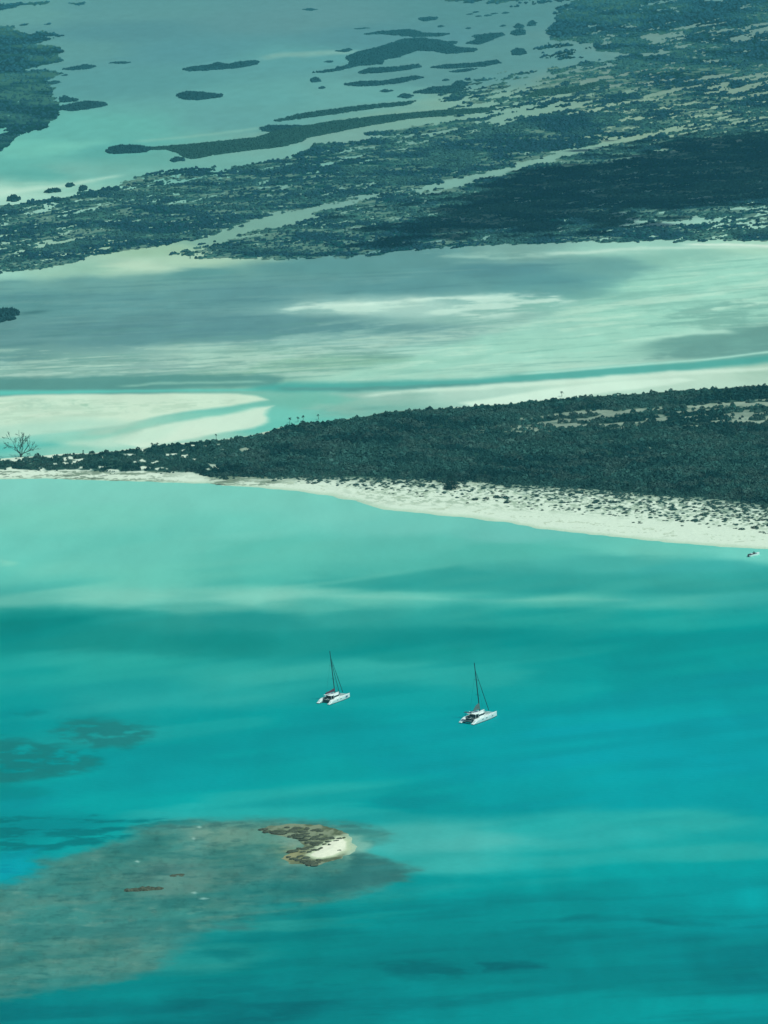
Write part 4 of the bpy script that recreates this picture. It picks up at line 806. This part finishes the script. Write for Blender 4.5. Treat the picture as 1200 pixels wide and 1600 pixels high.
        base = np.array((.012, .052, .078)) + (np.array((.032, .094, .094)) - (.012, .052, .078)) * sst(.42, .66, g)[:, None]
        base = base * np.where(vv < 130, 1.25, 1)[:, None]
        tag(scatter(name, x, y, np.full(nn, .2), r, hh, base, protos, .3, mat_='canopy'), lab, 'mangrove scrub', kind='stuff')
    left = lambda u, v: (u < 130) & (v < 245)
    up = lambda u, v: (u > 560) & (v < 122)
    dk = lambda u, v: (psd([(700,330),(760,290),(900,235),(1000,220),(1200,208),(1400,200),(1400,318),(1200,322),(1100,325),(1000,340),(860,372),(760,376)], u, v) > -8)
    canopy('mangrove_scrub', left, 'dark mangrove covering the cape at the upper left edge of the lagoon', 60000, dk)
    canopy('mangrove_scrub', up, 'hazy mangrove covering the farthest land at the upper right', 110000, dk)
    canopy('mangrove_scrub', lambda u, v: ~left(u, v) & ~up(u, v), 'low scrub and mangrove covering the wide far island between the two lagoons', 190000, dk)
    # ---- separate islets in the far lagoon
    def islet(poly, h, lab, grp=None, dense=4.5, col=(.014, .055, .066)):
        p = np.array(poly, float); c0 = p.mean(0); o = P(*c0); area = abs(sum(p[i][0] * p[(i + 1) % len(p)][1] - p[(i + 1) % len(p)][0] * p[i][1] for i in range(len(p)))) / 2
        N = int(max(70, area / dense * 5)); uu = RNG.uniform(p[:, 0].min() - 3, p[:, 0].max() + 3, N * 3); vv = RNG.uniform(p[:, 1].min() - 1, p[:, 1].max() + 1, N * 3)
        wob = (fbs(uu / 6, vv / 2, 151, 3) - .5) * 2.6
        k = psd(p * (.3, 1), uu * .3, vv) + wob * .5 > .1; uu, vv = uu[k][:N], vv[k][:N]
        if len(uu) < 5: uu = np.concatenate([uu, RNG.normal(c0[0], 1.2, 8)]); vv = np.concatenate([vv, RNG.normal(c0[1], .4, 8)])
        x, y = uv2w(uu, vv); s = pxm(uu, vv); r = RNG.uniform(2.0, 3.4, len(uu)) / s * (1.25 if area < 90 else 1); ed = np.clip(psd(p * (.3, 1), uu * .3, vv) / 3, .25, 1)
        hh = h * RNG.uniform(.55, 1.0, len(uu)) * (.45 + .55 * ed)
        ob = scatter('mangrove_islet', x, y, np.zeros(len(uu)), r, hh, col, protos, .25, mat_='canopy', origin=tuple(o)); ob.location = o
        tag(ob, lab, 'islet', grp); return ob
    islet([(286,109),(300,106),(330,103),(340,99),(356,102),(375,98),(402,96),(403,101),(370,107),(330,110),(296,112)], 7, 'long dark islet standing alone in the upper left lagoon')
    islet([(275,150),(290,145),(310,146),(345,149),(347,152),(310,157),(288,156)], 7, 'dark islet just below the long one in the open lagoon')
    islet([(172,99),(185,96),(206,98),(190,100)], 4, 'small faint islet in open water left of the long dark islet')
    islet([(166,238),(172,233),(190,230),(215,230),(236,233),(228,238),(200,240),(175,241)], 7, 'tall dark tree clump forming the left tip of the long tongue')
    islet([(215,235),(235,231),(300,226),(400,216),(430,205),(520,190),(600,181),(690,173),(780,168),(760,176),(640,186),(560,200),(480,216),(470,222),(440,230),(400,234),(340,242),(300,249),(287,246),(280,240),(260,234)], 4, 'long green tongue of low mangrove running across below the lagoon', dense=2.2, col=(.022, .068, .058))
    islet([(267,251),(275,248),(287,248),(286,252),(272,254)], 6, 'small round clump just below the base of the long tongue')
    islet([(405,200),(420,196),(470,196),(480,200),(440,206),(410,206)], 3, 'thin clump at the upper left shore of the long tongue')
    islet([(95,109),(118,105),(130,102),(150,104),(140,108),(110,110)], 6, 'slim spit reaching right from the upper part of the left cape')
    islet([(95,168),(118,163),(135,160),(165,162),(167,165),(140,171),(110,174),(94,172)], 7, 'broad spit reaching right from the lower part of the left cape')
    islet([(93,156),(97,151),(104,151),(108,155),(122,156),(120,159),(96,160)], 7, 'two humped clump just above the broad spit of the left cape')
    islet([(76,130),(84,127),(94,128),(90,131),(78,133)], 5, 'small clump touching the middle of the left cape')
    islet([(98,118),(104,117),(105,118),(98,119)], 4, 'tiny dark clump between the two spits of the left cape')
    islet([(425,190),(470,178),(520,171),(560,166),(650,158),(640,164),(580,171),(500,182),(440,190)], 4, 'long thin strip of mangrove lying just above the long tongue', col=(.018,.06,.058))
    islet([(490,114),(520,109),(545,102),(545,94),(538,90),(560,82),(600,72),(630,62),(660,60),(700,66),(712,74),(680,80),(650,80),(622,90),(600,94),(596,101),(560,103),(530,111),(505,114)], 6, 'largest ragged islet in the upper middle of the lagoon')
    islet([(525,80),(545,76),(552,78),(540,82)], 4, 'narrow point just left of the largest ragged islet')
    islet([(568,54),(590,50),(640,46),(662,52),(705,53),(690,57),(650,58),(600,54)], 5, 'flat ragged islet directly above the largest one')
    islet([(558,114),(575,108),(620,106),(655,101),(657,106),(620,112),(570,116)], 6, 'long islet hugging the lower side of the largest ragged islet')
    islet([(534,133),(562,128),(600,127),(650,119),(662,122),(620,131),(568,136)], 5, 'second long islet below the largest ragged islet')
    islet([(485,127),(490,123),(499,124),(502,128),(490,129)], 7, 'round clump alone left of the second long islet')
    islet([(499,138),(504,136),(508,138),(503,140)], 4, 'tiny round clump just below the lone round clump')
    islet([(509,97),(515,95),(522,96),(518,98)], 3, 'tiny clump touching the left end of the largest islet')
    islet([(474,15),(482,13),(497,15),(485,17)], 4, 'faint sliver of an islet near the top edge left of centre')
    islet([(555,45),(570,43),(580,44),(565,46)], 2, 'thin sliver up left of the flat ragged islet')
    islet([(655,29),(668,27),(683,28),(680,31),(660,34)], 6, 'dark oblong islet near the top above the flat ragged islet')
    islet([(668,76),(700,74),(744,77),(742,81),(700,85),(684,82)], 6, 'solid dark lens shaped islet right of the largest ragged islet')
    islet([(686,66),(700,65),(715,65),(712,69),(690,69)], 4, 'small islet directly above the solid lens shaped one')
    islet([(728,69),(745,62),(736,57),(760,54),(785,52),(789,55),(770,62),(750,70)], 6, 'dark branching islet right of the solid lens shaped one')
    islet([(673,106),(700,102),(740,100),(775,95),(783,99),(760,104),(700,108)], 6, 'long dark strip below the solid lens shaped islet')
    islet([(702,112),(725,108),(745,107),(735,111),(712,114)], 3, 'short pale strip just below the long dark strip')
    islet([(645,146),(675,138),(705,136),(714,128),(722,128),(727,138),(710,146),(665,147)], 6, 'wedge shaped islet with a raised right end above the marsh')
    islet([(687,160),(700,156),(715,154),(728,145),(728,150),(716,158)], 4, 'ragged islet just below the wedge shaped one')
    islet([(622,152),(632,147),(645,150),(638,154)], 5, 'small pointed clump left of the wedge shaped islet')
    islet([(594,143),(604,140),(613,142),(605,145)], 4, 'small flat clump left of the small pointed clump')
    islet([(800,80),(808,76),(818,78),(822,84),(812,87),(800,86)], 6, 'small thick islet near the tip of the upper right land')
    islet([(803,42),(810,38),(818,40),(816,45),(804,44)], 6, 'small round islet above the thick one off the upper right land')
    islet([(824,38),(831,33),(837,37),(835,41),(825,41)], 6, 'small domed islet nearest the tip of the upper right land')
    islet([(800,50),(808,46),(820,48),(820,54),(806,56),(798,54)], 6, 'low oval islet just above the small thick islet')
    islet([(826,149),(840,143),(870,140),(900,137),(930,130),(944,127),(950,131),(910,142),(890,146),(850,150),(828,153)], 6, 'curved bright green islet in front of the speckled flats', col=(.028,.08,.06))
    islet([(876,132),(884,127),(890,130),(886,134)], 5, 'small clump on the upper side of the curved bright green islet')
    islet([(931,144),(940,138),(952,137),(946,141),(936,146)], 4, 'small clump right of the curved bright green islet')
    sp_ = ((735,22),(742,19),(748,25),(762,24),(773,21),(790,20),(688,41),(732,44),(786,40),(697,125),(650,57))
    for (x, y) in sp_: islet([(x-4,y+1),(x,y-.6),(x+4,y),(x,y+1.4)], 3.5, ORD[1 + sum(q[0] < x for q in sp_)] + ' tiny mangrove speck from the left in the upper right lagoon', 'tiny mangrove specks in the upper right lagoon')
    islet([(70,301),(75,298),(92,297),(95,300),(80,302)], 6, 'flat topped clump by the shore at the lower left of the far lagoon')
    islet([(12,314),(18,309),(26,309),(32,313),(22,316)], 8, 'round clump in the shallows at the left edge')
    islet([(103,291),(108,289),(114,290),(108,293)], 6, 'left one of two neighbouring round clumps off the far island')
    islet([(124,297),(129,292),(135,294),(134,298),(126,299)], 7, 'right one of two neighbouring round clumps off the far island')
    islet([(-60,494),(-10,487),(5,488),(20,486),(31,489),(28,493),(10,494),(-10,498)], 6, 'dark mangrove point entering the middle lagoon at the left edge')
    islet([(-30,502),(0,499),(12,497),(27,496),(24,499),(5,503),(-10,506)], 4, 'low broken clump just below the dark point at the left edge')
    # ruined pilings or beacon specks
build_far()

# ------------------------------------------------------------------ one unseen cloud, shaped from the shade it casts over the far land
def build_cloud():
    rng = np.random.default_rng(8); z = 1050.0; off = Vector((sdir.x, sdir.y, 0)) * (z / sdir.z)
    foot = [(520,388),(600,356),(690,325),(740,296),(820,272),(900,248),(960,232),(1020,222),(1100,212),(1200,204),(1400,190),(1400,300),(1250,312),(1200,318),(1120,322),(1040,336),(960,350),(860,362),(780,372),(700,384),(640,392),(560,396)]
    Pw = np.array([uv2w(u, v) for u, v in foot]).reshape(-1, 2); lo, hi = Pw.min(0), Pw.max(0)
    N = 1000; x = rng.uniform(lo[0], hi[0], N * 4); y = rng.uniform(lo[1], hi[1], N * 4); d = psd(Pw, x, y) + (fbm(x / 90, y / 160, 7, 3) - .5) * 160
    k = rng.uniform(0, 1, len(x)) < sst(-60, 230, d) * .85; x, y, d = x[k][:N], y[k][:N], d[k][:N]
    r = rng.uniform(14, 34, len(x)) * (.5 + .5 * sst(0, 90, d)); V, Fc, o = [], [], 0
    for a, b, q, dd in zip(x, y, r, d):
        V.append(ICO_V * rng.uniform(.85, 1.15, (12, 1)) * (q, q, q * .6) + (a + off.x, b + off.y, z + rng.uniform(0, 1) * min(max(dd, 0), 120) * .5)); Fc.append(ICO_F + o); o += 12
    ob = mesh_np('cloud', np.concatenate(V), np.concatenate(Fc), mat('cloud vapour', (0.85, 0.86, 0.88), 1.0, 0.0, nscale=0.02, namp=0.05), smooth=True)
    tag(ob, kind='structure')
build_cloud()

# ================================================================== boats
def hull_rings(L0, L1, hw, y0):
    """sections of one slender hull from the sugar scoop stern (x = L0) to the bow (x = L1)"""
    rings = []; N = 15
    for i in range(N):
        t = i / (N - 1); x = L0 + (L1 - L0) * t
        w = hw * min(1, .72 + 1.1 * t) * (1 - max(0, (t - .55) / .45) ** 2.0 * .96)
        top = np.interp(t, [0, .03, .07, .11, .16, .22, 1], [.28, .35, .62, .95, 1.3, 1.45, 1.78])
        keel = -.45 * (1 - .5 * (1 - min(1, t * 3)))
        b = .82
        rings.append([(x, y0 - w, top), (x, y0 - w * 1.0, top * .55 + .1), (x, y0 - w * b, .05), (x, y0 - w * .4, keel), (x, y0 + w * .4, keel), (x, y0 + w * b, .05), (x, y0 + w, top * .55 + .1), (x, y0 + w, top), (x, y0 + w * .5, top + .06), (x, y0 - w * .5, top + .06)])
    return rings
def catamaran(lab, u, v, head, s, cover, raked, cutter, bimini, emblem):
    t = empty('catamaran', P(u, v, 0), head); t.scale = (s, s, s); tag(t, lab, 'sailboat', 'catamarans anchored in the turquoise bay')
    for sg in (1, -1):
        h = MB().loft(hull_rings(-7.0, 7.1, .86, sg * 2.75)).build('hull', M['gel'], t, smooth=False)
        bs = MB(); bs.loft([[(r[2][0], r[2][1] - .03, .22), (r[2][0], r[2][1] - .03, -.1), (r[5][0], r[5][1] + .03, -.1), (r[5][0], r[5][1] + .03, .22)] for r in [[tuple(q) for q in rg] for rg in hull_rings(-7.02, 7.0, .93, sg * 2.75)]]); bs.build('waterline_shade', M['hull_shade'], h)  # boot stripe, dark to stand in for the hull's shadow on the water
        w = MB()
        for (x0, x1) in ((-2.4, -1.5), (-.2, .7), (3.3, 4.0)):
            yy = sg * 2.75 + sg * .868; w.add([(x0, yy, .95), (x1, yy, .98), (x1, yy, 1.2), (x0, yy, 1.17)], [(0, 1, 2, 3)] if sg < 0 else [(3, 2, 1, 0)])
        w.build('hull_window', M['glass'], h)
        st = MB(); [st.box(-6.9 + k * .45, -6.5 + k * .45, sg * 2.75 - .42, sg * 2.75 + .42, .2 + k * .24, .44 + k * .24) for k in range(4)]
        st.build('stern_step', M['deck'], h)
        if emblem: MB().add([(3.9, sg * 3.5, .75), (5.0, sg * 3.33, .8), (5.0, sg * 3.33, 1.45), (3.9, sg * 3.5, 1.4)], [(0, 1, 2, 3), (3, 2, 1, 0)]).build('emblem', M['blue'], h)
    MB().box(-4.6, 2.2, -2.1, 2.1, .72, 1.44).build('bridge_deck', M['gel'], t, bevel=.08)
    MB().box(-4.68, -4.62, -1.88, 1.88, .1, 1.42).build('under_deck_shade', M['dark'], t)  # dark upright sheet standing in for the shade between the hulls
    d = MB(); d.box(-4.4, -2.0, -2.0, 2.0, 1.45, 1.55); d.build('cockpit_floor', M['dark'], t)
    # saloon with its wrap-round windows and roof
    ring = lambda z, sc, dx: [(x * sc + dx, y * sc, z) for (x, y) in ((-2.0, -2.25), (.6, -2.25), (2.0, -1.7), (2.75, -.7), (2.75, .7), (2.0, 1.7), (.6, 2.25), (-2.0, 2.25))]
    sal = MB().loft([ring(1.44, 1, 0), ring(1.95, .985, -.03)]).build('saloon', M['gel'], t)
    MB().loft([ring(1.95, .975, -.05), ring(2.55, .88, -.26)]).build('saloon_window', M['glass'], sal)
    MB().loft([ring(2.55, .92, -.2), ring(2.75, .90, -.25), ring(2.9, .75, -.35)]).build('coachroof', M['gel'], sal, smooth=False)
    MB().box(-3.9, -1.5, -2.0, 2.0, 2.95, 3.07, .12, .12).build('cockpit_roof', M['deck'], t, bevel=.04)
    MB().box(-2.02, -1.96, -2.0, 2.0, 1.5, 2.95).build('cockpit_bulkhead', M['dark'], t)
    for sx in (-3.8, -2.1):
        for sy in (-1.9, 1.9): MB().tube([(sx, sy, 1.4), (sx, sy, 2.98)], .06, 6).build('roof_post', M['deck'], t)
    MB().box(-4.5, -2.1, 1.35, 2.0, 1.5, 2.05).build('cockpit_seat', M['dark'], t); MB().box(-4.5, -4.0, -1.3, 1.3, 1.5, 2.05).build('cockpit_seat', M['dark'], t)
    MB().add([(2.2, -1.95, 1.3), (5.7, -2.15, 1.38), (5.7, 2.15, 1.38), (2.2, 1.95, 1.3)], [(0, 1, 2, 3)]).build('trampoline', M['net'], t)
    MB().tube([(5.75, -2.6, 1.5), (5.75, 0, 1.55), (5.75, 2.6, 1.5)], .11, 8).build('crossbeam', M['gel'], t)
    # tender hung across the stern
    td = MB(); td.tube([(-5.6, -1.55, 1.0), (-5.6, 0, .98), (-5.6, 1.2, 1.0), (-5.35, 1.6, 1.05)], [.22, .24, .22, .12], 8); td.tube([(-6.3, -1.55, 1.0), (-6.3, 0, .98), (-6.3, 1.2, 1.0), (-5.6, 1.65, 1.05)], [.22, .24, .22, .12], 8); td.box(-6.3, -5.6, -1.5, 1.3, .78, .92)
    if bimini: td.build('tender', M['rubber'], t)
    dv = MB(); [dv.tube([(-4.6, y, 1.5), (-5.0, y, 2.0), (-6.1, y, 2.05)], .05, 6) for y in (-1.1, 1.1)]; dv.build('davit', M['deck'], t)
    # rig: mast, boom with sail cover, stays
    mt = Vector((1.1 - raked, 0, 20.8)); mb_ = Vector((1.1, 0, 2.2)); at = lambda f: mb_.lerp(mt, f)
    m = MB().tube([mb_, at(.5), at(1)], [.19, .18, .13], 8).build('mast', M['mast'], t)
    sp_ = MB(); [sp_.tube([at(f) + Vector((-.1, -1.0, 0)), at(f), at(f) + Vector((-.1, 1.0, 0))], .05, 5) for f in (.36, .66)]; sp_.build('spreader', M['mast'], m)
    bm_ = MB().tube([(.9, 0, 4.0), (-5.0, 0, 3.75)], .12, 6).build('boom', M['mast'], t)
    hm, ha = (1.0, .45) if cover == 'maroon' else (1.9, .12); xa = -4.9 if cover == 'maroon' else -2.6
    c = MB(); c.loft([[(.85, -.3, 3.7), (.85, .3, 3.7), (.82, .16, 3.95 + hm), (.82, -.16, 3.95 + hm)], [(-1.0, -.32, 3.8), (-1.0, .32, 3.8), (-1.0, .14, 3.9 + hm * .72), (-1.0, -.14, 3.9 + hm * .72)], [(xa, -.24, 3.7), (xa, .24, 3.7), (xa, .12, 3.8 + ha), (xa, -.12, 3.8 + ha)]]); c.build('sail_cover', M[cover], bm_)
    st = at(.86)
    MB().tube([st, (6.3, 0, 1.75)], [.035, .05], 5).build('forestay', M['wire'], t)
    MB().tube([st.lerp(Vector((6.3, 0, 1.75)), .06), st.lerp(Vector((6.3, 0, 1.75)), .5), (6.15, 0, 2.1)], [.06, .11, .12], 6).build('furled_sail', M['wire'], t)
    if cutter: MB().tube([at(.82), (4.1, 0, 1.6)], [.08, .12], 6).build('furled_staysail', M['wire'], t)
    sh = MB(); [sh.tube([at(.84), (-.6, y, 1.5)], .022, 4) for y in (-3.4, 3.4)]; sh.build('shroud', M['wire'], t)
    ra = MB()
    for sg in (-1, 1):
        xs = [-4.5, -2.5, -.5, 1.5, 3.5, 5.5, 6.6]
        ys = [sg * 3.5] * 4 + [sg * 3.42, sg * 3.1, sg * 2.8]
        for x, y in zip(xs, ys): ra.tube([(x, y, 1.5), (x, y, 2.15)], .022, 4)
        ra.tube([(x, y, 2.15) for x, y in zip(xs, ys)], .018, 4)
    ra.build('guard_rail', M['wire'], t)
    if bimini:
        MB().box(-6.2, -5.0, -1.6, 1.6, 3.9, 3.97).build('solar_panel', M['glass'], t)
        a = MB(); [a.tube([(-5.2, y, 1.5), (-5.5, y, 3.9)], .05, 6) for y in (-1.5, 1.5)]; a.build('stern_arch', M['mast'], t)
        MB().tube([(-3.2, 1.2, 3.05), (-3.2, 1.2, 3.6)], [.3, .22], 8).build('radar_dome', M['gel'], t)
    return t
catamaran('white catamaran with a maroon sail cover, nearer the beach', 521.5, 1094.5, R(52), .90, 'maroon', 1.6, True, False, True)
catamaran('white catamaran with a grey sail cover and stern arch, nearer the camera', 747.5, 1124.5, R(50), 1.0, 'grey', 1.6, False, True, False)

def motorboat():
    t = empty('motorboat', P(1178, 868.5, 0), R(36)); tag(t, 'small white open motorboat just off the beach at the right edge', 'motorboat')
    rings = []
    for i in range(11):
        k = i / 10; x = -3.0 + 6.2 * k; w = 1.15 * (1 - max(0, (k - .45) / .55) ** 2.1 * .97); tp = .75 + .35 * k
        rings.append([(x, -w, tp), (x, -w * .85, .1), (x, -w * .3, -.3 + .1 * k), (x, w * .3, -.3 + .1 * k), (x, w * .85, .1), (x, w, tp), (x, w * .7, tp + .02), (x, -w * .7, tp + .02)])
    MB().loft(rings).build('hull', M['gel'], t)
    MB().box(-2.7, 1.3, -.85, .85, .86, 1.12).build('cockpit', M['dark'], t)
    MB().box(-.6, .3, -.35, .35, .98, 1.5, .1, .05).build('console', M['dark'], t, bevel=.04)
    MB().add([(.3, -.4, 1.5), (.3, .4, 1.5), (.05, .35, 1.95), (.05, -.35, 1.95)], [(0, 1, 2, 3)]).build('windscreen', M['glass'], t)
    MB().box(-1.7, -1.1, -.6, .6, .98, 1.35).build('seat', M['gel'], t, bevel=.04)
    MB().box(-3.45, -3.0, -.22, .22, .1, 1.25, .06, .04).build('outboard_motor', M['motor'], t, bevel=.05)
motorboat()
# ================================================================== haze
def build_haze():
    x, y0, y1, z0, z1 = 420000, -3000, 3000000, -2.0, 303.0
    V = [(i, j, k) for k in (z0, z1) for j in (y0, y1) for i in (-x, x)]
    Fq = [(0, 2, 3, 1), (4, 5, 7, 6), (0, 1, 5, 4), (2, 6, 7, 3), (0, 4, 6, 2), (1, 3, 7, 5)]
    m = bpy.data.materials.new('haze'); m.use_nodes = True; n = m.node_tree; n.nodes.clear()
    v = n.nodes.new('ShaderNodeVolumePrincipled'); v.inputs['Density'].default_value = HAZE_D; v.inputs['Color'].default_value = (*HAZE_C, 1)
    out = n.nodes.new('ShaderNodeOutputMaterial'); n.links.new(v.outputs[0], out.inputs['Volume'])
    tag(mesh_np('haze', V, Fq, m), kind='stuff')
build_haze()
